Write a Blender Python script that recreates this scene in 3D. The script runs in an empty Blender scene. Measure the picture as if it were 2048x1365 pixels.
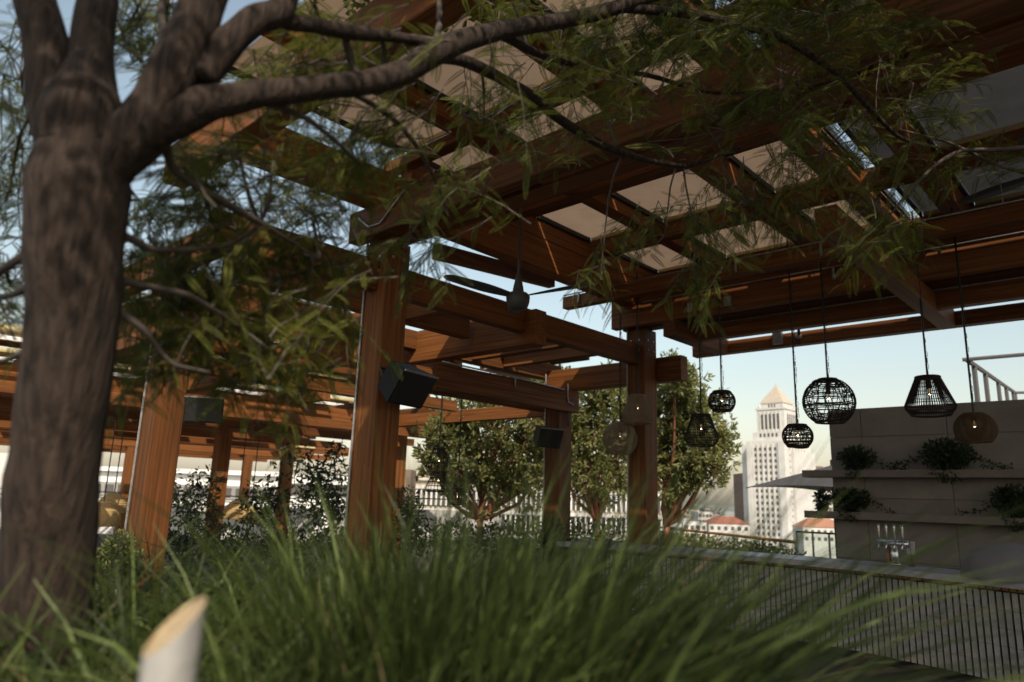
import bpy, math, random
import numpy as np
from mathutils import Vector, Matrix
random.seed(7); rng = np.random.default_rng(11)
S = bpy.context.scene
COL = S.collection
# ------------------------------------------------------------------ camera
FPX, PITCH, ROLL, YAW, EYE = 1433.0, 0.2168, 0.0325, 0.8211, 1.65
cp, sp = math.cos(PITCH), math.sin(PITCH)
_F = np.array([0, cp, sp]); _R = np.array([1., 0, 0]); _U = np.cross(_R, _F)
_R2 = _R*math.cos(ROLL) + _U*math.sin(ROLL); _U2 = -_R*math.sin(ROLL) + _U*math.cos(ROLL)
_M = np.array([[math.cos(YAW), math.sin(YAW), 0], [-math.sin(YAW), math.cos(YAW), 0], [0, 0, 1.]])
Fw, Rw, Uw = _M@_F, _M@_R2, _M@_U2
CAM = np.array([0, 0, EYE])
FH = np.array([Fw[0], Fw[1], 0]); FH /= np.linalg.norm(FH)      # horizontal forward
RH = np.array([FH[1], -FH[0], 0])                                # horizontal right
cd = bpy.data.cameras.new('camera'); cam = bpy.data.objects.new('camera', cd); COL.objects.link(cam)
cam.matrix_world = Matrix(((Rw[0], Uw[0], -Fw[0], 0), (Rw[1], Uw[1], -Fw[1], 0), (Rw[2], Uw[2], -Fw[2], EYE), (0, 0, 0, 1)))
cd.sensor_width = 36; cd.lens = FPX/2048*36; cd.clip_start = .05; cd.clip_end = 20000
cd.dof.use_dof = True; cd.dof.focus_distance = 5.0; cd.dof.aperture_fstop = 2.0
S.camera = cam
# ------------------------------------------------------------------ light
SUN_EL, SUN_AZ = math.radians(42), math.atan2(-.60, -.80)       # azimuth from +Y towards +X
W = bpy.data.worlds.new('World'); S.world = W; W.use_nodes = True
nt = W.node_tree; bg = nt.nodes['Background']
sky = nt.nodes.new('ShaderNodeTexSky'); sky.sky_type = 'NISHITA'; sky.sun_disc = False
sky.sun_elevation = SUN_EL; sky.sun_rotation = SUN_AZ
sky.air_density = 1.55; sky.dust_density = 2.0; sky.ozone_density = .1
hs = nt.nodes.new('ShaderNodeHueSaturation'); hs.inputs['Saturation'].default_value = .74; hs.inputs['Hue'].default_value = .488; nt.links.new(sky.outputs[0], hs.inputs['Color']); nt.links.new(hs.outputs[0], bg.inputs[0]); bg.inputs[1].default_value = .1
sd = bpy.data.lights.new('sun', 'SUN'); sd.energy = 3.1; sd.angle = math.radians(.55); sd.color = (1, .89, .73)
sun = bpy.data.objects.new('sun', sd); COL.objects.link(sun)
tosun = Vector((math.sin(SUN_AZ)*math.cos(SUN_EL), math.cos(SUN_AZ)*math.cos(SUN_EL), math.sin(SUN_EL)))
sun.rotation_euler = tosun.to_track_quat('Z', 'Y').to_euler(); sun.location = tosun*60
vs = S.view_settings; vs.view_transform = 'Standard'; vs.look = 'None'; vs.gamma = 1; vs.use_curve_mapping = False; vs.exposure = .72
S.cycles.max_bounces = 7; S.cycles.diffuse_bounces = 4; S.cycles.glossy_bounces = 3; S.cycles.transmission_bounces = 4
S.cycles.transparent_max_bounces = 6; S.cycles.caustics_reflective = False; S.cycles.caustics_refractive = False
S.cycles.use_denoising = True

def at(x, y, u=None, v=None, z=None, dep=None):
    """world point that stands on plane u / v / z (or at a depth) on the sight line of a photo pixel"""
    d = Fw + (x-1024)/FPX*Rw - (y-682.5)/FPX*Uw
    t = u/d[0] if u is not None else v/d[1] if v is not None else (z-EYE)/d[2] if z is not None else dep
    return CAM + t*d
def cf(r, d, z): return RH*r + FH*d + np.array([0, 0, z])       # right, forward, height
# ------------------------------------------------------------------ materials
def mat(name, c1, c2=None, rough=.7, scale=8., stretch=(1, 1, 1), bump=0., metal=0., trans=0., detail=6., rand=0., spec=.35, emit=None):
    m = bpy.data.materials.new(name); m.use_nodes = True
    N, L = m.node_tree.nodes, m.node_tree.links
    b = N['Principled BSDF']; b.inputs['Roughness'].default_value = rough; b.inputs['Metallic'].default_value = metal
    b.inputs['Specular IOR Level'].default_value = spec
    out = N['Material Output']
    if emit:
        b.inputs['Emission Color'].default_value = (*emit[0], 1); b.inputs['Emission Strength'].default_value = emit[1]
    if c2 is None:
        b.inputs['Base Color'].default_value = (*c1, 1); col = None
    else:
        tc = N.new('ShaderNodeTexCoord'); mp = N.new('ShaderNodeMapping'); mp.inputs['Scale'].default_value = stretch
        L.new(tc.outputs['Object'], mp.inputs['Vector'])
        if rand:
            oi = N.new('ShaderNodeObjectInfo'); mul = N.new('ShaderNodeMath'); mul.operation = 'MULTIPLY'; mul.inputs[1].default_value = 37.
            L.new(oi.outputs['Random'], mul.inputs[0]); L.new(mul.outputs[0], mp.inputs['Location'])
        nz = N.new('ShaderNodeTexNoise'); nz.inputs['Scale'].default_value = scale; nz.inputs['Detail'].default_value = detail
        nz.inputs['Roughness'].default_value = .62
        L.new(mp.outputs[0], nz.inputs['Vector'])
        rp = N.new('ShaderNodeValToRGB'); rp.color_ramp.elements[0].position = .32; rp.color_ramp.elements[1].position = .7
        rp.color_ramp.elements[0].color = (*c1, 1); rp.color_ramp.elements[1].color = (*c2, 1)
        L.new(nz.outputs['Fac'], rp.inputs[0]); col = rp.outputs[0]
        if rand:
            hv = N.new('ShaderNodeHueSaturation'); mr = N.new('ShaderNodeMapRange')
            mr.inputs[3].default_value = 1-rand; mr.inputs[4].default_value = 1+rand
            L.new(oi.outputs['Random'], mr.inputs[0]); L.new(mr.outputs[0], hv.inputs['Value']); L.new(col, hv.inputs['Color']); col = hv.outputs[0]
        L.new(col, b.inputs['Base Color'])
        if bump:
            bp = N.new('ShaderNodeBump'); bp.inputs['Strength'].default_value = bump; bp.inputs['Distance'].default_value = .02
            L.new(nz.outputs['Fac'], bp.inputs['Height']); L.new(bp.outputs[0], b.inputs['Normal'])
    if trans:
        tr = N.new('ShaderNodeBsdfTranslucent'); mx = N.new('ShaderNodeMixShader'); mx.inputs[0].default_value = trans
        if col is None: tr.inputs[0].default_value = (*c1, 1)
        else: L.new(col, tr.inputs[0])
        L.new(b.outputs[0], mx.inputs[1]); L.new(tr.outputs[0], mx.inputs[2]); L.new(mx.outputs[0], out.inputs[0])
    return m
_wa, _wb = (.08, .028, .008), (.22, .081, .022)
WOOD = {a: mat('cedar_'+a, _wa, _wb, .62, 3.2, st, .3, rand=.34, spec=.2) for a, st in
        (('x', (.22, 9, 9)), ('y', (9, .22, 9)), ('z', (9, 9, .22)))}
ENDW = mat('pale_end_grain', (.30, .19, .09), (.52, .36, .2), .8, 14, (1, 1, 6), .3)
FABRIC = mat('tan_shade_cloth', (.38, .265, .18), (.45, .315, .215), .9, 3, rand=.1, trans=.26, spec=.05)
GREYFAB = mat('grey_shade_cloth', (.13, .125, .125), (.16, .155, .155), .9, 3, rand=.12, trans=.1, spec=.05)
HEM_SUN = mat('gold_hem_sun_edge', (.50, .40, .20), (.62, .50, .27), .6, 20)  # gold for hem bars and for sunlight put into loose edge strips
RAIL = mat('dark_rail', (.012, .011, .010), None, .5)
STEEL = mat('galvanised', (.22, .22, .21), (.42, .41, .39), .45, 25, metal=.7)
BLACK = mat('black_metal', (.010, .010, .010), None, .45)
RATTAN = mat('dark_rattan', (.012, .009, .007), (.035, .026, .019), .75, 60)
TANRAT = mat('tan_rattan', (.16, .115, .075), (.27, .20, .14), .8, 60)
AMBER = mat('amber_mesh', (.06, .036, .014), (.11, .066, .026), .6, 60)
BULB = mat('lit_bulb', (1, .8, .5), None, .3, emit=((1, .72, .36), 26))
BULBG = mat('bulb_glass_dim', (.8, .6, .35), None, .2, emit=((1, .60, .25), .12))
FANM = mat('fan_grey', (.045, .043, .04), (.06, .058, .055), .5, 10)
SCREEN = mat('dark_screen', (.008, .008, .008), (.016, .015, .014), .5, 30, spec=.12)
BARK = mat('mesquite_bark', (.010, .0065, .0045), (.066, .043, .031), .95, 15, (4.5, 4.5, .42), 1.0)
TWIG = mat('grey_twig', (.045, .035, .028), (.11, .09, .075), .9, 20, (1, 1, 1), .4)
LEAF = mat('feathery_leaf', (.048, .070, .015), (.185, .19, .036), .6, 2.6, trans=.45, spec=.25)
GRASS = mat('grass_blade', (.020, .034, .008), (.068, .090, .021), .5, 9, trans=.3, spec=.3)
GRASSB = mat('bright_grass_blade', (.10, .14, .032), (.21, .26, .08), .5, 9, trans=.4, spec=.3)
DRYG = mat('dry_grass_blade', (.16, .12, .055), (.30, .23, .12), .7, 7, trans=.3)
SOIL = mat('soil', (.012, .009, .007), (.03, .022, .016), .95, 20, bump=.6)
CONC = mat('concrete', (.20, .19, .18), (.30, .285, .265), .85, 4, bump=.1)
FLOOR = mat('terrace_pavers', (.055, .05, .047), (.095, .088, .082), .85, 3, bump=.1)
WALLP = mat('greige_wall_board', (.20, .178, .158), (.265, .235, .21), .85, 2.5, rand=.08, bump=.05)
SHELF = mat('shelf_board', (.17, .145, .125), (.22, .19, .165), .8, 4)
COUNTER = mat('stone_counter', (.33, .32, .315), (.42, .41, .40), .4, 12)
TILE = mat('bar_tile', (.38, .345, .31), (.50, .455, .41), .5, 6, rand=.12)
LEDGE = mat('amber_timber_rail', (.30, .15, .05), (.42, .22, .08), .6, 8, (1, .4, 1))
SHRUB = mat('shelf_plant', (.016, .032, .012), (.04, .062, .02), .6, 6, trans=.3)
MADL = mat('madrone_leaf', (.085, .10, .028), (.31, .31, .11), .45, 1.6, trans=.4, spec=.4)
MADB = mat('madrone_bark', (.16, .055, .03), (.30, .13, .075), .6, 9, (1, 1, .4))
HEDGE = mat('hedge_leaf', (.06, .08, .018), (.2, .21, .06), .6, 4, trans=.3)
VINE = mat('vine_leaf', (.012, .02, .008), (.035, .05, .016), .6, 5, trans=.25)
STRAW = mat('woven_straw', (.42, .28, .11), (.60, .42, .19), .8, 40, trans=.25)
WHITE = mat('white_paint', (.70, .68, .64), (.80, .78, .74), .7, 1.5)
PALE = mat('pale_stone', (.50, .485, .455), (.59, .575, .54), .85, .15)
ROOFST = mat('pale_stepped_stone', (.46, .40, .33), (.60, .53, .44), .9, .4, (1, 1, 4))
BEIGE = mat('beige_facade', (.40, .355, .28), (.50, .44, .35), .85, .3)
BROWNB = mat('brown_block', (.15, .105, .08), (.20, .14, .11), .85, .3)
TERRA_SHADED = mat('shaded_terracotta', (.20, .075, .045), (.28, .11, .07), .85, 1.2)  # terracotta with shade put into its colour
TERRA = mat('terracotta', (.27, .125, .075), (.36, .18, .11), .85, 1.2)
GLASSD = mat('dark_window', (.09, .085, .08), None, .25)
CANV = mat('grey_canvas', (.05, .047, .047), (.065, .06, .06), .9, 2)
CITY = mat('city_ground', (.20, .19, .17), (.33, .31, .28), .9, .02)
HILLM = mat('hazy_hill', (.10, .11, .085), (.20, .2, .17), .95, .01)
CHROME = mat('chrome', (.55, .55, .54), None, .25, metal=1)
CARD = mat('white_card', (.6, .6, .6), None, .7)
PIPE = mat('white_pipe', (.22, .21, .20), (.38, .365, .345), .6, 16, (1, 1, .3), .2)
PIPET = mat('tan_pipe_cap', (.27, .20, .12), (.42, .32, .19), .7, 30, bump=.3)
COVER = mat('grey_cover', (.15, .14, .145), (.19, .18, .185), .85, 5)
GLASS = bpy.data.materials.new('clear_glass'); GLASS.use_nodes = True
_n = GLASS.node_tree.nodes; _l = GLASS.node_tree.links
_t = _n.new('ShaderNodeBsdfTransparent'); _t.inputs[0].default_value = (.86, .9, .88, 1); _g = _n.new('ShaderNodeBsdfGlossy'); _g.inputs[1].default_value = .05
_x = _n.new('ShaderNodeMixShader'); _x.inputs[0].default_value = .12
_l.new(_t.outputs[0], _x.inputs[1]); _l.new(_g.outputs[0], _x.inputs[2]); _l.new(_x.outputs[0], _n['Material Output'].inputs[0])

# ------------------------------------------------------------------ mesh helpers
class MB:
    def __init__(s): s.v = []; s.f = []
    def add(s, vs, fs):
        o = len(s.v); s.v += [tuple(float(c) for c in p) for p in vs]; s.f += [tuple(i+o for i in f) for f in fs]; return s
    def box(s, x0, x1, y0, y1, z0, z1):
        x0, x1 = sorted((x0, x1)); y0, y1 = sorted((y0, y1)); z0, z1 = sorted((z0, z1))
        return s.add([(x0, y0, z0), (x1, y0, z0), (x1, y1, z0), (x0, y1, z0), (x0, y0, z1), (x1, y0, z1), (x1, y1, z1), (x0, y1, z1)],
                     [(3, 2, 1, 0), (4, 5, 6, 7), (0, 1, 5, 4), (1, 2, 6, 5), (2, 3, 7, 6), (3, 0, 4, 7)])
    def beam(s, axis, a0, a1, b0, b1, c0, c1, ch=.008):
        """chamfered timber along axis; (b, c) are the two other axes in x,y,z order"""
        b0, b1 = sorted((b0, b1)); c0, c1 = sorted((c0, c1)); a0, a1 = sorted((a0, a1))
        sec = [(b0+ch, c0), (b1-ch, c0), (b1, c0+ch), (b1, c1-ch), (b1-ch, c1), (b0+ch, c1), (b0, c1-ch), (b0, c0+ch)]
        vs = []
        for a in (a0, a1):
            for b, c in sec: vs.append({'x': (a, b, c), 'y': (b, a, c), 'z': (b, c, a)}[axis])
        fs = [(i, (i+1) % 8, (i+1) % 8+8, i+8) for i in range(8)] + [tuple(range(7, -1, -1)), tuple(range(8, 16))]
        if axis == 'y': fs = [f[::-1] for f in fs]
        return s.add(vs, fs)
    def tube(s, pts, rad, n=8, cap=True):
        pts = [np.asarray(p, float) for p in pts]; k = len(pts)
        rad = [rad]*k if not hasattr(rad, '__len__') else rad
        up = np.array([.13, .21, .97]); vs = []; fs = []
        for i, p in enumerate(pts):
            t = pts[min(i+1, k-1)] - pts[max(i-1, 0)]; t = t/(np.linalg.norm(t)+1e-9)
            a = np.cross(t, up)
            if np.linalg.norm(a) < .05: a = np.cross(t, [1, 0, 0])
            a /= np.linalg.norm(a); b = np.cross(a, t)
            for j in range(n):
                w = 2*math.pi*j/n; vs.append(p + rad[i]*(math.cos(w)*a + math.sin(w)*b))
        for i in range(k-1):
            for j in range(n): fs.append((i*n+j, i*n+(j+1) % n, (i+1)*n+(j+1) % n, (i+1)*n+j))
        if cap: fs += [tuple(range(n-1, -1, -1)), tuple(range((k-1)*n, k*n))]
        return s.add(vs, fs)
    def lathe(s, prof, c=(0, 0, 0), n=20, cap=True):
        vs = [(c[0]+r*math.cos(2*math.pi*j/n), c[1]+r*math.sin(2*math.pi*j/n), c[2]+z) for r, z in prof for j in range(n)]
        k = len(prof); fs = [(i*n+j, i*n+(j+1) % n, (i+1)*n+(j+1) % n, (i+1)*n+j) for i in range(k-1) for j in range(n)]
        if cap: fs += [tuple(range(n-1, -1, -1)), tuple(range((k-1)*n, k*n))]
        return s.add(vs, fs)
    def build(s, name, m, parent=None, smooth=False):
        me = bpy.data.meshes.new(name); me.from_pydata(s.v, [], s.f)
        return link(name, me, m, parent, smooth)
def link(name, me, m, parent=None, smooth=False):
    me.materials.append(m)
    if smooth: me.polygons.foreach_set('use_smooth', [True]*len(me.polygons))
    me.update()
    o = bpy.data.objects.new(name, me); COL.objects.link(o); adopt(o, parent); return o
def root_of(o):
    while o.parent: o = o.parent
    return o
def adopt(o, parent):
    if parent is None: return
    o.parent = parent
    if parent.type == 'EMPTY' and not parent.get('local'): o.location = -Vector(parent.location)
def quads(name, V, m, parent=None):
    """V: (n,4,3) array of free quads"""
    V = np.asarray(V, np.float32); n = len(V)
    me = bpy.data.meshes.new(name); me.vertices.add(4*n); me.loops.add(4*n); me.polygons.add(n)
    me.vertices.foreach_set('co', V.reshape(-1)); me.loops.foreach_set('vertex_index', np.arange(4*n, dtype=np.int32))
    me.polygons.foreach_set('loop_start', np.arange(0, 4*n, 4, dtype=np.int32)); me.polygons.foreach_set('loop_total', np.full(n, 4, np.int32))
    me.update(calc_edges=True); return link(name, me, m, parent)
def tag(o, label=None, cat=None, group=None, kind=None):
    for k, x in (('label', label), ('category', cat), ('group', group), ('kind', kind)):
        if x: o[k] = x
    return o
def thing(name, label, cat, loc=(0, 0, 0), group=None, rotz=0., local=False):
    o = bpy.data.objects.new(name, None); COL.objects.link(o); o.location = [float(c) for c in loc]; o.rotation_euler = (0, 0, rotz)
    o.empty_display_size = .2
    if local: o['local'] = True
    return tag(o, label, cat, group)
def share(name, src, loc, parent, rotz=0., scale=None):
    o = bpy.data.objects.new(name, src.data); COL.objects.link(o); o.location = loc; o.rotation_euler = (0, 0, rotz)
    if scale: o.scale = scale
    o.parent = parent; return o
def struct(name, mb, m): return tag(mb.build(name, m), kind='structure')
def bm(parent, axis, a0, a1, b0, b1, c0, c1, name='beam', m=None):
    return MB().beam(axis, a0, a1, b0, b1, c0, c1).build(name, m or WOOD[axis], parent)

# ------------------------------------------------------------------ setting
b = MB(); b.box(-14, 17.5, -14, 42, -1.2, 0); struct('terrace_floor', b, FLOOR)
b = MB(); b.add([(-9000, -9000, -30), (9000, -9000, -30), (9000, 9000, -30), (-9000, 9000, -30)], [(0, 1, 2, 3)]); struct('city_ground', b, CITY)
# hills on the horizon
vs = []; fs = []; n = 90
for i in range(n+1):
    a = -1.2 + 2.4*i/n
    d = FH*math.cos(a) + RH*math.sin(a); h = 2 + 8*abs(math.sin(a*3.1+1)) + 4*math.sin(a*13) + 2*math.sin(a*37)
    for rr, hh in ((4200, -32), (4700, h*.6), (5300, h), (6500, -32)): vs.append(tuple(d*rr + np.array([0, 0, hh])))
for i in range(n):
    for j in range(3): fs.append((i*4+j, (i+1)*4+j, (i+1)*4+j+1, i*4+j+1))
o = struct('hills', MB().add(vs, fs), HILLM)
# planter in which the foreground tree and grass grow
b = MB()
for x0, x1, y0, y1 in ((-1.6, 2.05, .22, .34), (-1.6, 2.05, 3.7, 3.82), (-1.6, -1.48, .34, 3.7), (1.93, 2.05, .34, 3.7)): b.box(x0, x1, y0, y1, 0, .82)
tag(b.build('planter', CONC), 'low concrete planter box under the foreground tree and tall grass', 'planter')
b = MB(); nx = 24
vs = [(-1.48+3.41*i/nx, .34+3.36*j/nx, .74+.05*rng.random()) for i in range(nx+1) for j in range(nx+1)]
fs = [(i*(nx+1)+j, (i+1)*(nx+1)+j, (i+1)*(nx+1)+j+1, i*(nx+1)+j+1) for i in range(nx) for j in range(nx)]
struct('planter_soil', MB().add(vs, fs), SOIL)
# ------------------------------------------------------------------ pergola over the bar
BP = thing('pergola', 'tall dark timber pergola over the bar with tan shade cloth panels in its roof', 'pergola', (4.6, 6.2, 0))
def post(par, u0, u1, v0, v1, h, bolts=True, conduit=True, z0=0):
    p = MB().beam('z', z0, h, u0, u1, v0, v1, .012).build('post', WOOD['z'], par)
    off = -Vector(par.location)
    def sub(mb, n, m): mb.build(n, m, None).parent = p
    if bolts:
        for dz in (.18, .34):
            for q in (.28, .72):
                sub(MB().tube([(u0-.012, v0+(v1-v0)*q, h-dz), (u0+.01, v0+(v1-v0)*q, h-dz)], .017, 8), 'bolt', STEEL)
                sub(MB().tube([(u0+(u1-u0)*q, v0-.012, h-dz), (u0+(u1-u0)*q, v0+.01, h-dz)], .017, 8), 'bolt', STEEL)
    if conduit: sub(MB().tube([(u0-.016, v1-.03, z0), (u0-.016, v1-.03, h*.5), (u0-.016, v1-.03, h+.25)], .014, 8), 'conduit', STEEL)
    return p
post(BP, 4.42, 4.75, 6.0, 6.36, 4.35); post(BP, 9.5, 9.86, 5.99, 6.33, 4.36)
post(BP, 4.42, 4.75, -2.4, -2.04, 4.35); post(BP, 9.5, 9.86, -2.4, -2.07, 4.36)
# doubled main beams along v with a slot between the planks
for ua, z0, z1, sp in ((4.25, 4.355, 4.70, ((4.6, 6.3), (2.3, 3.85), (-.6, .9))), (9.3, 4.365, 4.86, ((5.2, 6.4), (2.4, 3.6)))):
    bm(BP, 'y', -7, 6.48, ua, ua+.15, z0, z1); bm(BP, 'y', -6.98, 6.42, ua+.24, ua+.47, z0+.004, z1-.003)
    for a, c in sp: bm(BP, 'y', a, c, ua+.155, ua+.236, z0+.02, z1-.02, 'spacer_block')
bm(BP, 'y', -7, 6.5, 2.25, 2.45, 4.36, 4.70)                       # sunlit front beam
bm(BP, 'y', -7, 6.93, 8.6, 8.75, 4.63, 4.82)                       # light beam carrying the lamp conduit
bm(BP, 'y', -2.5, 5.42, 9.9, 10.06, 4.14, 4.66); bm(BP, 'y', -2.5, 5.93, 10.92, 11.1, 4.125, 4.325)
# beams along u
bm(BP, 'x', 2.1, 9.9, 6.03, 6.25, 4.705, 5.13); bm(BP, 'x', 4.755, 9.495, 6.1, 6.26, 3.79, 4.12); bm(BP, 'x', 2.6, 4.415, 6.1, 6.26, 3.79, 4.125)
MB().add([(5.6, 6.52, 4.57), (7.9, 6.52, 4.745), (7.9, 6.64, 4.745), (5.6, 6.64, 4.57), (5.6, 6.52, 4.76), (7.9, 6.52, 4.93), (7.9, 6.64, 4.93), (5.6, 6.64, 4.76)], [(3, 2, 1, 0), (4, 5, 6, 7), (0, 1, 5, 4), (1, 2, 6, 5), (2, 3, 7, 6), (3, 0, 4, 7)]).build('beam', WOOD['x'], BP)
bm(BP, 'x', 6.4, 10.915, 2.0, 2.2, 4.098, 4.352); bm(BP, 'x', 9.2, 10.912, 5.27, 5.47, 4.095, 4.34)
for v in (4.82, 3.26, 2.27, 1.52, -1.5): bm(BP, 'x', 2.3, 10.15, v, v+.2, 5.22 if v > 4 else 5.12, 5.437, 'rafter')
bm(BP, 'x', 4.72, 10.15, 6.04, 6.24, 5.14, 5.436, 'rafter')
for u, z0, w in ((4.59, 5.29, .16), (6.28, 5.19, .16), (8.13, 5.185, .15), (8.64, 5.385, .15), (6.75, 5.40, .14)): bm(BP, 'y', -7, 6.4, u, u+w, z0, 5.42, 'purlin')
bm(BP, 'y', -7, 6.3, 10.0, 10.16, 4.87, 5.42, 'purlin'); MB().beam('y', 2.3, 5.2, 9.965, 9.997, 4.93, 4.99).build('hem_sun_edge', HEM_SUN, BP)
def shade(par, u0, u1, v0, v1, z, m, hem='u', n=6, sag=.012):
    """fabric sheet with a slight sag, its hem bar and two side rails"""
    v0, v1 = sorted((v0, v1)); vs = []; fs = []
    for i in range(n+1):
        for j in range(n+1):
            a, c = i/n, j/n
            vs.append((u0+(u1-u0)*a, v0+(v1-v0)*c, z - sag*4*a*(1-a)*(.6+.4*math.sin(c*9+u0*5))))
    for i in range(n):
        for j in range(n): fs.append((i*(n+1)+j, (i+1)*(n+1)+j, (i+1)*(n+1)+j+1, i*(n+1)+j+1))
    p = MB().add(vs, fs).build('shade_panel', m, par, True)
    if hem == 'u':
        MB().beam('y', v0, v1, u1, u1+.035, z-.05, z+.01).build('hem_sun_edge', HEM_SUN, None).parent = p
        for v in (v0-.035, v1+.003): MB().beam('x', u0, u1, v, v+.032, z-.07, z+.02).build('side_rail', RAIL, None).parent = p
    else:
        MB().beam('x', u0, u1, v1, v1+.035, z-.04, z+.015).build('hem_sun_edge', HEM_SUN, None).parent = p
        for u in (u0-.035, u1+.003): MB().beam('y', v0, v1, u, u+.032, z-.07, z+.02).build('side_rail', RAIL, None).parent = p
    return p
RU = ((2.47, 4.545), (4.72, 6.725), (6.9, 8.085), (8.26, 8.62), (8.79, 9.955)); CV = ((5.055, 6.0), (3.495, 4.785), (2.52, 3.225), (.1, 1.485), (-1.3, .02), (-4.2, -1.35), (-7, -4.25))  # last two v columns added out of view to block sky light
for iu, (u0, u1) in enumerate(RU):
    for iv, (v0, v1) in enumerate(CV):
        if iu < 2 and iv == 0: v1 = 5.96
        vv0 = 2.24 if iv == 2 else v0
        shade(BP, u0, u1, vv0, v1, 5.45, GREYFAB if iv >= 3 else FABRIC)
for u0, u1 in RU: shade(BP, u0, u1, 1.78, 2.06, 5.452, GREYFAB)
shade(BP, 10.2, 10.9, -7, 1.9, 5.0, GREYFAB)
# conduits clipped along the beams
def conduit(par, pts, r=.011, name='conduit', m=None): return MB().tube(pts, r, 6).build(name, m or STEEL, par, True)
conduit(BP, [(8.585, 6.9, 4.835), (8.585, -2, 4.835)]); conduit(BP, [(9.285, 5.9, 4.72), (9.285, -2, 4.72)]); conduit(BP, [(9.885, 5.3, 4.37), (9.885, -2, 4.37)])
for v in (6.6, 4.0, 2.9): conduit(BP, [(8.585, v, 4.83), (8.582, v, 4.70), (8.59, v, 4.66)], .02, 'clamp')
for v in (4.9, 3.0): conduit(BP, [(9.285, v, 4.71), (9.282, v, 4.55)], .022, 'clamp')
conduit(BP, [(4.235, 6.3, 4.6), (4.235, 6.1, 4.45), (4.235, 5.9, 4.44), (4.235, 5.5, 4.73)], .012)
for v, w in ((4.4, .1), (5.0, .08)): MB().box(9.23, 9.298, v, v+w, 4.42, 4.56).build('junction_box', STEEL, BP)
for v in (4.35,): MB().box(10.84, 10.917, v, v+.14, 4.15, 4.35).build('junction_box', STEEL, BP)
# ------------------------------------------------------------------ lower pergola beside it
LP = thing('pergola', 'lower timber pergola left of the bar with layered beams and thick posts', 'pergola', (3.4, 8.8, 0))
post(LP, 3.26, 3.60, 8.62, 8.98, 3.36); post(LP, 9.5, 9.87, 7.70, 8.02, 3.55)
bm(LP, 'x', 6.62, 9.92, 7.60, 7.695, 3.14, 3.52); bm(LP, 'x', 6.5, 9.9, 8.03, 8.12, 3.14, 3.515)
bm(LP, 'y', 5.93, 8.75, 6.8, 7.02, 3.62, 4.08); bm(LP, 'y', 5.58, 8.35, 9.9, 10.1, 3.556, 3.95)
bm(LP, 'y', 8.5, 15.2, 3.2, 3.42, 3.365, 3.80); bm(LP, 'y', 8.2, 15.2, 5.4, 5.62, 3.37, 3.78)
bm(LP, 'x', 3.0, 10.3, 8.30, 8.5, 3.81, 4.1); bm(LP, 'x', 3.0, 10.3, 10.0, 10.2, 3.80, 4.09); bm(LP, 'x', 2.9, 10.3, 12.0, 12.2, 3.795, 4.09)
bm(LP, 'y', 6.8, 12.4, 3.1, 3.28, 4.11, 4.45); bm(LP, 'y', 9.3, 14.2, 11, 11.18, 3.3, 3.57)
bm(LP, 'x', 3.2, 6.7, 7.05, 7.2, 3.81, 4.1)
for u in (4.15, 5.95, 7.3, 8.55): bm(LP, 'y', 7.0, 12.3, u, u+.13, 4.10, 4.28, 'rafter')
for q in ((4.4, 5.85, 7.26, 7.98), (4.6, 6.3, 8.87, 9.68), (8.74, 9.6, 8.97, 9.7), (8.8, 10.6, 7.9, 8.85), (6.3, 8.3, 10.4, 11.8), (3.4, 5.8, 10.4, 11.8)):
    shade(LP, *q, 4.30, FABRIC, 'v')
for k in range(5):
    MB().beam('x', 9.2, 10.4, 8.6+.16*k, 8.72+.16*k, 3.96, 4.0+.01*k).build('plank', ENDW, LP)
    MB().beam('x', 4.9, 6.0, 8.56+.16*k, 8.68+.16*k, 4.11, 4.14+.01*k).build('plank', ENDW, LP)
conduit(LP, [(6.7, 7.585, 3.535), (8.0, 7.585, 3.535), (9.45, 7.585, 3.50), (9.5, 7.585, 3.5)], .013)
conduit(LP, [(8.25, 7.585, 3.53), (8.25, 7.582, 3.36)], .013); conduit(LP, [(9.6, 7.59, 3.62), (9.6, 7.585, 3.3), (9.75, 7.585, 3.27), (9.75, 7.66, 3.24), (9.75, 7.68, 2.9)], .014)
conduit(LP, [(3.1, 8.7, 3.9), (3.1, 11.5, 3.9)], .03)
# ------------------------------------------------------------------ far pergola
FPG = thing('pergola', 'far timber pergola at the left with sunlit edges and rolled shade cloth tubes', 'pergola', (8.7, 18.2, 0))
for v in (15.3, 17.0, 19.1, 20.4): bm(FPG, 'x', 2, 12.8, v, v+.16, 3.33, 3.52); MB().beam('x', 2.3, 9.5+.3*v/5, v-.05, v-.01, 3.86, 3.93).build('hem_sun_edge', HEM_SUN, FPG)  # gold strips put sunlight on the beam edges as colour
for u, v in ((8.55, 18.1), (3.6, 14.6), (12.3, 21.3), (5.6, 21.6), (11.2, 14.2)):
    post(FPG, u, u+.33, v, v+.33, 3.25, False, False)
for v in (14.6, 18.1, 21.4): bm(FPG, 'x', 1.5, 13.2, v, v+.2, 3.26, 3.62)
for u in (3.7, 8.6, 12.3): bm(FPG, 'y', 13.6, 23, u, u+.2, 3.63, 3.95); bm(FPG, 'y', 13.6, 23, u+1.8, u+1.93, 3.63, 3.86)
for v in (13.7, 16.2, 19.8, 22.6): bm(FPG, 'x', 1.5, 13.4, v, v+.14, 3.05, 3.25); bm(FPG, 'x', 1.5, 13.4, v+1.0, v+1.12, 3.96, 4.15, 'rafter')
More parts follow.
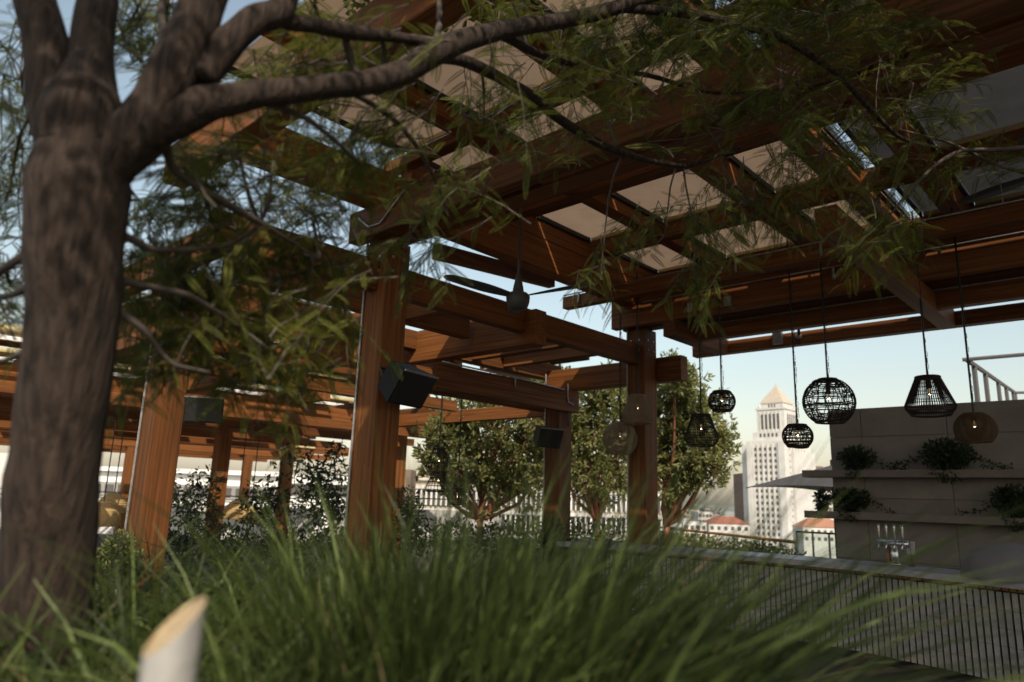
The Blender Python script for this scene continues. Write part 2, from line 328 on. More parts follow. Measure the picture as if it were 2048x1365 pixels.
for v in (13.9, 16.4, 18.6, 20.0, 21.7):
    for u0 in (1.8, 4.4, 6.9, 9.6):
        MB().tube([(u0, v, 4.12), (u0+2.1, v, 4.12)], .075, 10).build('shade_roll', HEM_SUN, FPG, True)
        MB().beam('x', u0-.1, u0+2.2, v-.16, v-.09, 3.9, 3.98).build('track', WHITE, FPG)
        shade(FPG, u0, u0+2.1, v+.1, v+1.5, 4.2, FABRIC, 'v', 3)
for v in (24.6, 27.2, 29.8):
    bm(FPG, 'x', 2, 17, v, v+.2, 3.12, 3.46); bm(FPG, 'x', 2, 17, v+1.2, v+1.34, 2.95, 3.15)
    for u0 in (3, 5.6, 8.2, 10.8, 13.4):
        MB().tube([(u0, v+.4, 3.75), (u0+2.1, v+.4, 3.75)], .07, 8).build('shade_roll', HEM_SUN, FPG, True)
        MB().beam('x', u0-.1, u0+2.2, v+.2, v+.27, 3.52, 3.6).build('track', WHITE, FPG); MB().beam('x', u0, u0+2.0, v-.06, v-.02, 3.3, 3.36).build('hem_sun_edge', HEM_SUN, FPG)  # gold strip again paints a sunlit beam edge
for u in (5.2, 9.6, 14.0): bm(FPG, 'y', 23.5, 31, u, u+.2, 3.47, 3.74); post(FPG, u, u+.3, 27.2, 27.5, 3.11, False, False)
for u in (5.55, 7.95, 8.7): bm(LP, 'y', 6.3, 8.28, u, u+.13, 3.84, 4.03, 'joist')
for v in (9.1, 11.0): bm(LP, 'x', 3.6, 10.2, v, v+.14, 3.40, 3.62)
for u in (4.6, 7.6): bm(LP, 'y', 8.3, 13.5, u, u+.16, 3.63, 3.79)
for v, u0, u1 in ((9.05, 4.2, 6.4), (10.95, 3.8, 7.4), (10.95, 7.9, 9.8)): MB().beam('x', u0, u1, v, v+.04, 3.66, 3.71).build('hem_sun_edge', HEM_SUN, LP)  # loose gold strips, sunlight painted along the lower beams
# ------------------------------------------------------------------ ceiling fans
def fan(c, r, a0, top, label):
    t = thing('ceiling_fan', label, 'fan', c, 'three bladed ceiling fans', local=True)
    MB().tube([(0, 0, .1), (0, 0, top-c[2])], .016, 8).build('rod', FANM, t)
    MB().lathe([(.02, .26), (.035, .2), (.055, .1), (.06, .06), (.1, .045), (.125, .01), (.12, -.05), (.10, -.11), (.07, -.13), (.0, -.132)], n=18, cap=False).build('motor', FANM, t, True)
    for k in range(3):
        vs = []; fs = []; n = 14
        for i in range(n+1):
            q = i/n; x = .08 + (r-.08)*q; w = .040 + .06*math.sin(min(1, q*1.5)*math.pi*.55)**1.2 * (1-.45*q); w *= (1-max(0, q-.93)*9)
            tw = .20*(1-q)+.06; lift = .01 + .05*q
            for s in (-1, 1):
                for d in (0, .008): vs.append((x, s*w*math.cos(tw)+.015*q*q, lift - .0 + s*w*math.sin(tw) + d))
        for i in range(n):
            a = i*4; e = a+4
            fs += [(a, e, e+2, a+2), (a+1, a+3, e+3, e+1), (a, a+1, e+1, e), (a+2, e+2, e+3, a+3)]
        fs += [(0, 2, 3, 1), (n*4, n*4+1, n*4+3, n*4+2)]
        o = MB().add(vs, fs).build('blade', FANM, t, True); o.rotation_euler = (0, 0, a0+k*2*math.pi/3)
    return t
p = at(1036, 596, dep=7.4)
fan(p, .86, math.atan2(p[1], p[0])+.04, 4.98, 'grey ceiling fan on a long rod below the timber beams near the centre')
p = at(2085, 350, dep=6.6)
fan(p, .85, math.atan2(RH[1], RH[0])+1.85, 5.3, 'grey ceiling fan cut off by the right edge under the dark roof')
# ------------------------------------------------------------------ loudspeakers and spotlights
def speaker(c, face, tilt, label, s=1.):
    t = thing('loudspeaker', label, 'speaker', c, 'black loudspeakers on the pergola posts', local=True)
    t.rotation_euler = (tilt, 0, face); t.scale = (s, s, s)
    w, h, d, w2, h2 = .27, .19, .30, .17, .15
    MB().add([(-w, -d/2, -h), (w, -d/2, -h), (w, -d/2, h), (-w, -d/2, h), (-w2, d/2, -h2), (w2, d/2, -h2), (w2, d/2, h2), (-w2, d/2, h2)],
             [(3, 2, 1, 0), (4, 5, 6, 7), (0, 1, 5, 4), (1, 2, 6, 5), (2, 3, 7, 6), (3, 0, 4, 7)]).build('cabinet', SCREEN, t)
    g = MB().box(-w+.02, w-.02, -d/2-.012, -d/2-.003, -h+.02, h-.02); g.build('grille', RAIL, t)
    MB().box(-w, w, -d/2-.016, -d/2-.002, h-.018, h).build('rim', STEEL, t)
    MB().tube([(-.12, d/2-.02, -.1), (-.12, d/2+.12, 0), (.12, d/2+.12, 0), (.12, d/2-.02, -.1)], .013, 6).build('bracket', BLACK, t)
speaker(at(808, 765, v=5.72), math.radians(12), math.radians(32), 'black loudspeaker tilted down from the nearest tall timber post', 1.0)
speaker(at(1092, 872, v=7.4), math.radians(-12), math.radians(20), 'black loudspeaker on the post in front of the red barked trees', .85)
speaker(at(412, 818, v=8.35), math.radians(-35), math.radians(12), 'dusty black loudspeaker right of the orange lit post at left', .8)
def spot(p, rz, label):
    t = thing('spotlight', label, 'spotlight', p, 'small grey spotlights clamped under the beams', rz, True)
    o = MB().lathe([(.035, 0), (.05, .02), (.055, .12), (.05, .15)], n=12).build('lamp_head', STEEL, t, True); o.rotation_euler = (math.radians(75), 0, 0)
    MB().box(-.02, .02, -.03, .03, .03, .13).build('clamp', BLACK, t)
spot(at(1340, 650, u=9.85), 1.2, 'grey spotlight under the beam corner beside the right hand tall post')
spot(at(1428, 684, u=10.85), .4, 'grey spotlight at the end of the outermost beam over the sky')
spot(at(1598, 674, u=10.85), 2.0, 'grey spotlight box midway along the outermost beam')
# ------------------------------------------------------------------ pendant lamps
def wire_shade(prof, nm, nr, r, m, t, n=24, jitter=0.):
    """wicker cage: prof = (radius, z) polyline; nm meridian strands, nr rings"""
    pr = np.array(prof, float); L = np.r_[0, np.cumsum(np.linalg.norm(np.diff(pr, axis=0), axis=1))]
    f = lambda q: (np.interp(q*L[-1], L, pr[:, 0]), np.interp(q*L[-1], L, pr[:, 1]))
    M = MB()
    for k in range(nm):
        a = 2*math.pi*k/nm + jitter*rng.normal()*.1; pts = []
        for i in range(13):
            R, Z = f(i/12); aa = a + jitter*.12*math.sin(i*1.1+k); pts.append((R*math.cos(aa), R*math.sin(aa), Z))
        M.tube(pts, r, 4, False)
    for k in range(nr):
        q = (k+.5)/nr + jitter*rng.normal()*.012; R, Z = f(min(max(q, 0), 1))
        tl = jitter*rng.normal()*.02
        M.tube([(R*math.cos(w), R*math.sin(w), Z+tl*math.cos(w)) for w in np.linspace(0, 2*math.pi, n+1)], r, 4, False)
    for q, rr in ((0, 2.4), (1, 2.4)):
        R, Z = f(q); M.tube([(R*math.cos(w), R*math.sin(w), Z) for w in np.linspace(0, 2*math.pi, n+1)], r*rr, 5, False)
    return M.build('shade', m, t)
def pendant(px, top, u, prof, label, m=RATTAN, nm=24, nr=10, r=.0035, jitter=0., ztop=5.18, dep=None, glow=True, chain=True, group='woven pendant lamps hung from the pergola'):
    c = at(px, top, u=u) if dep is None else at(px, top, dep=dep)
    t = thing('pendant_lamp', label, 'pendant lamp', c, group, local=True)
    wire_shade(prof, nm, nr, r, m, t, jitter=jitter)
    h = ztop-c[2]
    MB().tube([(0, 0, .0), (.004, 0, h*.5), (0, 0, h)], .011, 6).build('rod', BLACK, t)
    if chain:
        M = MB(); k = int(min(h, 1.9)/.075)
        for i in range(k):
            z = .02+i*.075; d = .045 + .02*math.sin(i*.9); e = (math.cos(i*1.57)*.011, math.sin(i*1.57)*.011)
            M.tube([(d+e[0]*math.cos(w), e[1]*math.cos(w), z+.036+.036*math.sin(w)) for w in np.linspace(0, 2*math.pi, 7)], .0035, 3, False)
        M.build('chain', BLACK, t)
    MB().lathe([(.01, .02), (prof[0][0]*.95, .004), (prof[0][0]*.95, -.006), (.02, -.02)], n=14).build('cap', BLACK, t)
    zb = prof[0][1] - (prof[0][1]-prof[-1][1])*.42
    MB().lathe([(.028, 0), (.03, zb+.05)], n=8).build('socket', BLACK, t)
    bl = MB().lathe([(.008, 0), (.012, -.02), (.015, -.04), (.012, -.055), (.005, -.065)], c=(0, 0, zb+.05), n=10).build('bulb', BULBG, t, True)
    f = MB().tube([(0, 0, zb+.028), (.006, 0, zb-.02)], .009, 5).build('filament', BULB, None); f.parent = bl
    return t
def ball(R, cut_t=.35, cut_b=-.75, sq=1., n=12):
    a0, a1 = math.asin(cut_t if abs(cut_t) <= 1 else 1), math.asin(cut_b)
    zt = R*math.sin(math.acos(cut_t))
    out = []
    for i in range(n+1):
        a = math.acos(cut_t) + (-math.acos(-cut_b) - math.acos(cut_t))*i/n
        out.append((R*math.cos(a), R*sq*math.sin(a) - R*sq*math.sin(math.acos(cut_t))))
    return out
def bell(rt, rm, h, rb, hb): return [(rt, 0), (rm, -h), (rm*1.01, -h-.02), (rb, -h-hb)]
UP = 9.15
pendant(1443, 784, UP, ball(.18, .62, -.68, .95), 'small dark rattan drum lamp high beside the tree, left of the white tower', nm=32, nr=16, r=.0058, jitter=.6)
pendant(1594, 851, UP, ball(.185, .6, -.66, .93), 'small dark rattan drum lamp hanging in front of the white tower', nm=32, nr=16, r=.0058, jitter=.6)
pendant(1655, 760, UP, ball(.305, .36, -.55, .98), 'largest round dark rattan globe lamp, right of the white tower', nm=42, nr=20, r=.0058, jitter=.6)
pendant(1855, 755, UP, bell(.125, .26, .33, .20, .10), 'large dark bell shaped lamp hanging before the top edge of the bar wall', nm=64, nr=5, r=.0052)
pendant(1947, 828, UP, ball(.205, .5, -.72, .95), 'amber mesh globe lamp glowing in front of the bar wall', m=AMBER, nm=60, nr=34, r=.003)
pendant(1402, 831, UP, bell(.125, .235, .32, .17, .10), 'dark wire bell lamp hanging in front of the leafy tree', nm=48, nr=6, r=.005)
pendant(1275, 792, UP, bell(.125, .225, .30, .19, .11), 'beige woven bell lamp in front of the right hand tall post', m=TANRAT, nm=80, nr=34, r=.0042)
pendant(1240, 846, UP, ball(.26, .3, -.5, 1.), 'beige string globe lamp left of the right hand tall post', m=TANRAT, nm=80, nr=44, r=.003)
LG = 'dark pendant lamps hung low at the end of the far pergola'
pendant(878, 898, None, bell(.10, .235, .34, .12, .13), 'upper dark diamond lamp of the stacked pair left of the trees', nm=22, nr=3, r=.006, ztop=3.6, dep=13, chain=False, group=LG)
pendant(877, 944, None, bell(.10, .235, .30, .2, .06), 'lower dark bell lamp of the stacked pair left of the trees', nm=22, nr=5, r=.006, ztop=3.6, dep=13.4, chain=False, group=LG)
pendant(915, 978, None, ball(.18, .5, -.7), 'small dark round lamp hanging low above the pale parapet', nm=20, nr=9, r=.006, ztop=3.6, dep=13, chain=False, group=LG)
def straw(px, py, dep, R, label):
    c = at(px, py, dep=dep); t = thing('straw_lamp', label, 'pendant lamp', c, 'woven straw dome lamps', local=True)
    prof = [(.03, 0), (R*.45, -R*.1), (R*.8, -R*.42), (R*.98, -R*.85), (R, -R*1.3), (R*.97, -R*1.35)]
    MB().lathe(prof, n=24, cap=False).build('shade', STRAW, t, True)
    M = MB()
    for k in range(9):
        q = (k+.5)/9; pr = np.array(prof); R1 = np.interp(q*1.35*R, -pr[:, 1], pr[:, 0])
        M.tube([((R1+.004)*math.cos(w), (R1+.004)*math.sin(w), -q*1.35*R) for w in np.linspace(0, 2*math.pi, 21)], .006, 4, False)
    M.build('weave_band', STRAW, t)
    MB().tube([(0, 0, 0), (0, 0, 3.6-c[2])], .012, 5).build('cord', BLACK, t)
straw(229, 986, 15, .30, 'taller straw dome lamp of the pair left of the orange lit post')
straw(208, 1004, 14, .34, 'wider straw dome lamp of the pair beside the mesquite trunk')
straw(478, 1000, 17, .33, 'straw dome lamp behind the climbing vine leaves')
straw(503, 1013, 16.5, .26, 'small straw dome lamp partly under the climbing vine leaves')
# ------------------------------------------------------------------ bar counter
BAR = thing('bar_counter', 'long curved bar with stone top and grey tiled front under the pendant lamps', 'bar', (9.1, 3.5, 0))
_bv = np.array([-1.5, .2, 1.2, 1.92, 2.93, 3.92, 5.21, 6.2, 7.0]); _bu = np.array([7.2, 8.05, 8.42, 8.70, 9.02, 9.14, 9.02, 8.9, 8.78])
def bu(v): return float(np.interp(v, _bv, np.convolve(np.pad(_bu, 1, mode='edge'), [.15, .7, .15], 'valid')))
def ribbon(v0, v1, du0, du1, z0, z1, n=48):
    vs = []; fs = []
    for i in range(n+1):
        v = v0+(v1-v0)*i/n; u = bu(v)
        vs += [(u+du0, v, z0), (u+du1, v, z0), (u+du1, v, z1), (u+du0, v, z1)]
    for i in range(n):
        a = i*4; e = a+4
        for j in range(4): fs.append((a+j, a+(j+1) % 4, e+(j+1) % 4, e+j))
    fs += [(0, 3, 2, 1), (n*4, n*4+1, n*4+2, n*4+3)]
    return MB().add(vs, [f[::-1] for f in fs])
ribbon(-1.5, 7.0, -.16, .62, .985, 1.05).build('counter_top', COUNTER, BAR)
ribbon(-1.5, 7.0, .05, .5, .10, .984).build('bar_body', BLACK, BAR)
ribbon(-1.5, 7.0, .10, .45, 0, .099).build('toe_kick', RAIL, BAR)
step = .067; v = -.4
def place(o, v, dz=0):
    a = math.atan2(bu(v+.05)-bu(v-.05), .1); o.rotation_euler = (0, 0, -a); o.location = Vector((bu(v), v, dz)) - Vector(BAR.location); o.parent = BAR
fin0 = None
while v < 6.9:
    if fin0 is None:
        fin0 = MB().box(.007, .047, -.0034, .0034, .095, .93).build('fin', BLACK); f = fin0
        T = MB()
        for r in range(5):
            for q in range(3): T.beam('z', .105+.165*r, .105+.165*r+.161, .016, .048, -.0285+.0195*q, -.0105+.0195*q, .002)
        tile0 = T.build('tile_panel', TILE); led0 = MB().box(.0, .05, -.028, .028, .945, .98).build('ledger_block', LEDGE); g = led0; tl = tile0
    else:
        f = fin0.copy(); g = led0.copy(); tl = tile0.copy()
        for o in (f, g, tl): COL.objects.link(o)
    place(f, v); place(g, v+step/2); place(tl, v+step/2); v += step
# beer tap
c = at(1790, 1122, u=9.25); c[2] = 1.05
TAP = thing('beer_tap', 'steel beer tap tower with four tall handles on the bar', 'beer tap', c, local=True, rotz=math.radians(-12))
MB().lathe([(.075, 0), (.075, .02), (.052, .03), (.05, .20), (.055, .21)], n=16).build('column', CHROME, TAP, True)
MB().box(-.055, .0, .035, .06, .03, .2).build('back_plate', LEDGE, TAP)
MB().tube([(0, -.17, .24), (0, .17, .24)], .04, 12).build('manifold', CHROME, TAP, True)
hd = MB().tube([(-.05, 0, .27), (-.05, 0, .31), (-.052, 0, .42), (-.055, 0, .45)], [.008, .011, .016, .012], 8).build('handle', CHROME, TAP, True)
sp = MB().tube([(0, 0, .24), (-.07, 0, .24), (-.085, 0, .20), (-.085, 0, .15)], .011, 8).build('spout', CHROME, TAP, True)
hd.location.y = sp.location.y = -.135
for q in range(1, 4): share('handle', hd, (0, -.135+.09*q, 0), TAP); share('spout', sp, (0, -.135+.09*q, 0), TAP)
p = at(1821, 1093, u=9.3)
CRD = thing('price_card', 'small white card standing beside the beer tap', 'card', (p[0], p[1], 1.05), local=True, rotz=math.radians(-15))
MB().box(-.003, .003, -.045, .045, .13, .27).build('card_face', CARD, CRD); MB().box(-.02, .02, -.03, .03, 0, .012).build('foot', BLACK, CRD); MB().tube([(0, 0, .01), (0, 0, .2)], .005, 5).build('stem', BLACK, CRD)
# covered appliance at the right end
c = at(2025, 1140, u=8.5); c[2] = 1.05
vs = []; fs = []; n = 28; mrow = 12
for i in range(mrow+1):
    z = .0+.34*i/mrow
    R = .36*(1-(i/mrow)**3.2)**.5 + .012
    for j in range(n):
        w = 2*math.pi*j/n; rr = R*(1+.035*math.sin(5*w+i*.3)+.02*math.sin(11*w))
        vs.append((rr*.8*math.cos(w), rr*math.sin(w)*1.15, z))
fs = [(i*n+j, i*n+(j+1) % n, (i+1)*n+(j+1) % n, (i+1)*n+j) for i in range(mrow) for j in range(n)] + [tuple(range(mrow*n, mrow*n+n))]
o = MB().add(vs, fs).build('covered_appliance', COVER, None, True); o.location = c
tag(o, 'rounded appliance under a grey cloth cover on the right end of the bar', 'covered appliance')
# back counter behind the bar
b = MB().beam('y', -1.6, 3.95, 10.95, 11.55, 0, .92); tag(b.build('back_counter', BLACK), 'black back counter along the foot of the bar wall', 'counter')
# ------------------------------------------------------------------ bar wall with shelves
WU = 11.6
WALL = thing('bar_wall', 'greige panelled wall behind the bar carrying two long shelves', 'wall', (WU, 2, 0))
MB().box(WU+.03, WU+.32, -2.5, 3.965, 0, 3.165).build('wall_core', WALLP, WALL)
vj = [-2.5, -.05, 1.15, 2.36, 3.50, 3.97]; zj = [0, .95, 1.83, 2.735, 3.17]
for i in range(5):
    for j in range(4): MB().beam('y', vj[i]+.004, vj[i+1]-.004, WU, WU+.028, zj[j]+.004, zj[j+1]-.004, .003).build('panel', WALLP, WALL)
for z, vv in ((2.12, 4.30), (1.515, 4.30)): MB().beam('y', -2.4, vv, WU-.34, WU-.002, z, z+.105, .006).build('shelf', SHELF, WALL)
def leafcloud(n, c, rad, size, shape='ball', aspect=.42, up=.3):
    """n small leaf quads filling an ellipsoid, denser towards the surface"""
    d = rng.normal(size=(n, 3)); d /= np.linalg.norm(d, axis=1)[:, None]
    P = d*(rng.random((n, 1))**.45)*np.array(rad) + np.array(c)
    ax = d + rng.normal(size=(n, 3))*.7 + np.array([0, 0, up]); ax /= np.linalg.norm(ax, axis=1)[:, None]
    w = np.cross(ax, rng.normal(size=(n, 3))); w /= np.linalg.norm(w, axis=1)[:, None]
    s = size*(.6+.8*rng.random((n, 1)))
    return np.stack([P, P+ax*s*.5+w*s*aspect*.5, P+ax*s, P+ax*s*.5-w*s*aspect*.5], 1)
def shelf_plant(px, py, zsh, rad, label, n=900, wisps=0):
    p = at(px, py, u=WU-.2); c = np.array([p[0], p[1], zsh])
    t = thing('potted_plant', label, 'plant', c, 'bushy plants on the bar wall shelves', local=True)
    MB().lathe([(.07, 0), (.10, .1), (.105, .11), (.09, .11)], n=14).build('pot', BLACK, t, True)
    V = [leafcloud(n, (0, 0, .11+rad[2]*.5), rad, .06)]
    V.append(leafcloud(n//4, (-.1, 0, -.02), (rad[0]*.7, rad[1]*.6, rad[2]*.7), .05, up=-.6))
    for k in range(wisps):
        a = (1 if k % 2 else -1)*(rad[1]*.8+.05*k)
        for q in range(7): V.append(leafcloud(10, (-.05, a+(.06*q if k % 2 else -.06*q), .14-.02*q+.03*math.sin(q+k)), (.03, .04, .03), .05))
    quads('foliage', np.concatenate(V), SHRUB, t)
shelf_plant(1715, 945, 2.226, (.14, .26, .15), 'round leafy plant at the left end of the upper wall shelf', 900, 1)
shelf_plant(1897, 948, 2.226, (.17, .33, .2), 'largest leafy plant spilling over the middle of the upper shelf', 1400, 4)
shelf_plant(1702, 1018, 1.621, (.14, .28, .15), 'wide leafy plant at the left of the lower wall shelf', 1000, 1)
shelf_plant(2032, 1022, 1.621, (.15, .25, .2), 'leafy plant on the lower shelf cut by the right edge', 1000, 2)
shelf_plant(1645, 1012, 1.621, (.1, .1, .14), 'small dark plant on the shelf end that overhangs the terrace', 400)
# white steel railing above the wall at the far right
RAILW = mat('grey_painted_rail', (.075, .07, .068), (.1, .094, .09), .6, 5)
D0 = 15.
pts = [at(1936, 722, dep=13), at(2030, 786, dep=21)]
RG = thing('roof_railing', 'grey steel handrail frame rising above the bar wall at right', 'railing', (pts[0][0], pts[0][1], 0))
MB().tube(pts, .05, 6).build('handrail', RAILW, RG); MB().tube([pts[1], at(2075, 785, dep=21)], .04, 6).build('handrail', RAILW, RG)
MB().tube([at(1925, 720, dep=13), at(2090, 706, dep=12.5)], .035, 6).build('top_bar', RAILW, RG)
for px, q in ((1945, .08), (1962, .26), (1989, .52), (2010, .72), (2027, .93), (2040, 1.0)):
    tp = pts[0]*(1-q)+pts[1]*q; MB().tube([tp, (tp[0], tp[1], 2.9)], .045, 6).build('baluster', RAILW, RG)
# ------------------------------------------------------------------ terrace edge on the right: rail, planting, glass, parasol
A, B = at(1300, 1053, z=1.07), at(1592, 1085, z=1.07)
R1 = thing('guard_rail', 'timber capped guard rail along the terrace edge below the white tower', 'railing', (A[0], A[1], 0))
MB().tube([A, B], .03, 8).build('handrail', LEDGE, R1)
for q in np.linspace(0, 1, 7): p = A*(1-q)+B*q; MB().tube([(p[0], p[1], 0), (p[0], p[1], 1.06)], .022, 6).build('baluster', STEEL, R1)
n = 24
for k in range(n):
    q = (k+.5)/n
    if k % 6 == 0: H = []
    p = A*(1-q)+B*q - np.array([.5, .1, 0]); H.append(leafcloud(260, (p[0], p[1], .80), (.34, .34, .24), .07))
    if k % 6 == 5:
        o = quads('low_hedge', np.concatenate(H), HEDGE); lab = ['nearest the tree trunk', 'under the left of the tiled roof', 'in front of the white tower base', 'beside the glass balustrade'][k//6]
        tag(o, 'yellow green hedge clump below the guard rail '+lab, 'hedge', 'hedge clumps along the guard rail')
C0, C1 = at(1592, 1060, dep=13.0), at(1690, 1062, dep=12.4)
GB = thing('glass_balustrade', 'clear glass balustrade panels beside the bar wall', 'balustrade', (C0[0], C0[1], 0))
for k in range(3):
    a, e = C0+(C1-C0)*(k/3+.01), C0+(C1-C0)*((k+1)/3-.01)
    n_ = np.array([-(e-a)[1], (e-a)[0], 0]); n_ = n_/np.linalg.norm(n_)*.008
    zt = 1.22
    MB().add([(*(a-n_)[:2], .1), (*(e-n_)[:2], .1), (*(e-n_)[:2], zt), (*(a-n_)[:2], zt), (*(a+n_)[:2], .1), (*(e+n_)[:2], .1), (*(e+n_)[:2], zt), (*(a+n_)[:2], zt)],
             [(0, 1, 2, 3), (7, 6, 5, 4), (1, 0, 4, 5), (2, 1, 5, 6), (3, 2, 6, 7), (0, 3, 7, 4)]).build('pane', GLASS, GB)
    MB().tube([(*a[:2], 0), (*a[:2], 1.23)], .02, 6).build('baluster', STEEL, GB)
MB().tube([(*C0[:2], 1.235), (*C1[:2], 1.235)], .018, 6).build('handrail', RAIL, GB)
def chair(px, dep, rz, label):
    c = at(px, 1100, dep=dep); t = thing('bistro_chair', label, 'chair', (c[0], c[1], 0), 'silver chairs beside the glass balustrade', rz, True)
    MB().box(-.2, .2, -.2, .2, .44, .47).build('seat', CHROME, t)
    for x in (-.18, .18):
        for y in (-.18, .18): MB().tube([(x, y, .45), (x*1.15, y*1.15, 0)], .014, 6).build('leg', CHROME, t)
    MB().tube([(-.19, .19, .46), (-.2, .23, .84), (.2, .23, .84), (.19, .19, .46)], .014, 6).build('back_frame', CHROME, t)
    for x in (-.1, 0, .1): MB().box(x-.02, x+.02, .215, .225, .48, .84).build('slat', CHROME, t)
chair(1600, 12.2, .4, 'silver slatted chair left of the glass balustrade'); chair(1622, 12.0, 2.2, 'silver chair turned away in front of the glass balustrade')
c = at(1668, 1000, dep=16); pk = at(1668, 930, dep=16)[2]; ed = at(1668, 980, dep=16)[2]
PAR = thing('parasol', 'large grey square parasol half hidden behind the bar wall', 'parasol', (c[0], c[1], 0), local=True, rotz=math.atan2(RH[1], RH[0])+.5)
s_ = 1.32; Rr = s_; vs = [(0, 0, pk)]
for i in range(4):
    for q in range(8):
        a0, a1 = [(-1, -1), (1, -1), (1, 1), (-1, 1)][i], [(1, -1), (1, 1), (-1, 1), (-1, -1)][i]
        x = (a0[0]*(1-q/8)+a1[0]*q/8)*s_; y = (a0[1]*(1-q/8)+a1[1]*q/8)*s_
        vs.append((x, y, ed + .05*math.sin(math.pi*q/8)))
fs = [(0, 1+i, 1+(i+1) % 32) for i in range(32)]
MB().add(vs, fs).build('canopy', CANV, PAR); MB().tube([(0, 0, 0), (0, 0, pk+.12)], .035, 8).build('pole', BLACK, PAR)
for i in (0, 8, 16, 24): MB().tube([(0, 0, pk-.08), (vs[1+i][0], vs[1+i][1], ed-.01)], .012, 5).build('rib', BLACK, PAR)
for k in range(3): MB().tube([(-s_*.75, -s_*.75+.06*k, ed), (-s_*.75, -s_*.75+.06*k, ed-.25-.08*k)], .008, 4).build('strap', BLACK, PAR)
MB().box(-.4, .4, -.4, .4, 0, .1).build('base', CONC, PAR)
# ------------------------------------------------------------------ the city
def bearing(px, d): p = at(px, 1000, dep=d); return np.array([p[0], p[1], 0.])
CH = bearing(1563, 600); w_ = -CH/np.linalg.norm(CH); rr_ = np.array([-w_[1], w_[0], 0])   # w_: towards the camera, rr_: right as seen
th = math.radians(25); n2 = w_*math.sin(th) + rr_*math.cos(th)
CT = thing('city_tower', 'tall white stepped civic tower with a pyramid top across the city', 'tower', (CH[0], CH[1], -30), rotz=math.atan2(n2[1], n2[0]), local=True)
def tb(name, x0, x1, y0, y1, z0, z1, m=PALE, ch=.3): return MB().beam('z', z0, z1, x0, x1, y0, y1, ch).build(name, m, CT)
G = 30  # local z = height above the city ground, eye level is about 31.6
def zz(y): return (1015-y)*.419 + 31.6
tb('shaft', -16.8, 16.8, -24, 24, 0, zz(887)); tb('shoulder', -26, -16.9, -16, 20, 0, zz(892)); tb('shoulder', 16.9, 19.5, -14, 26, 0, zz(905))
tb('upper_stage', -12.4, 12.4, -13, 12, zz(887)+.01, zz(822)); tb('cornice', -13.1, 13.1, -13.7, 12.7, zz(822)+.01, zz(818))
tb('setback', -14.5, 14.5, -17, 16, zz(887)+.02, zz(868)); tb('crown', -9.6, 9.6, -9.8, 9.4, zz(818)+.01, zz(808))
hp0, hp1 = zz(808)+.01, zz(771); nst = 9
for k in range(nst):
    s = 1-k/nst; tb('roof_step', -9.9*s-.35, 9.9*s+.35, -10*s-.35, 9.6*s+.35, hp0+(hp1-hp0)*k/nst, hp0+(hp1-hp0)*(k+1)/nst-.02, ROOFST, .1)
tb('finial', -.4, .4, -.4, .4, hp1, hp1+2.5, ROOFST, .1)
win = MB().box(-.85, .85, -.1, .1, -1.25, 1.25).build('window', GLASSD, CT); win.location = (-9.5, -24.1, 8)
tall = None
for r in range(21):
    z = zz(897)-2.5-r*4.85
    if z < 2: break
    for c_ in range(5):
        if r == 0 and c_ == 0: win.location = (-9.4+c_*4.3, -24.1, z); continue
        share('window', win, (-9.4+c_*4.3, -24.1, z), CT)
    for c_ in range(6):
        if r % 1 == 0: share('window', win, (16.9, -17+c_*5.6, z), CT, math.pi/2, (.55, 1, .62))
for c_ in range(6): tb('pier', -12.1+c_*4.3, -11+c_*4.3, -24.9, -24.01, 0, zz(893), PALE, .1)
for x0, x1 in ((-16.7, -12.4), (10.8, 16.7)): tb('corner_pier', x0, x1, -25.6, -24.02, 0, zz(889), PALE, .2)
for c_ in range(5):
    if tall is None: tall = MB().box(-1.0, 1.0, -.12, .12, -6.3, 6.3).build('window', GLASSD, CT); o = tall; o.location = (-7.6+c_*3.5, -13.12, zz(846))
    else: o = share('window', tall, (-7.6+c_*3.5, -13.12, zz(846)), CT)
    share('window', tall, (12.5, -8+c_*3.6, zz(846)), CT, math.pi/2, (.8, 1, 1))
    share('window', win, (-7.6+c_*3.5, -17.1, zz(874)), CT, 0, (1, 1, 1.2))
for c_ in range(6): tb('pier', -9.9+c_*3.5, -8.8+c_*3.5, -13.6, -13.01, zz(866), zz(826), PALE, .1)
for c_ in range(3): share('window', tall, (-2.5+c_*2.5, -9.95, zz(813)), CT, 0, (.5, 1, .22))
for x in (-10.5, 10.5):
    for y in (-11, 10.4): tb('urn', x-1, x+1, y-1, y+1, zz(818)+.02, zz(812), PALE, .4)
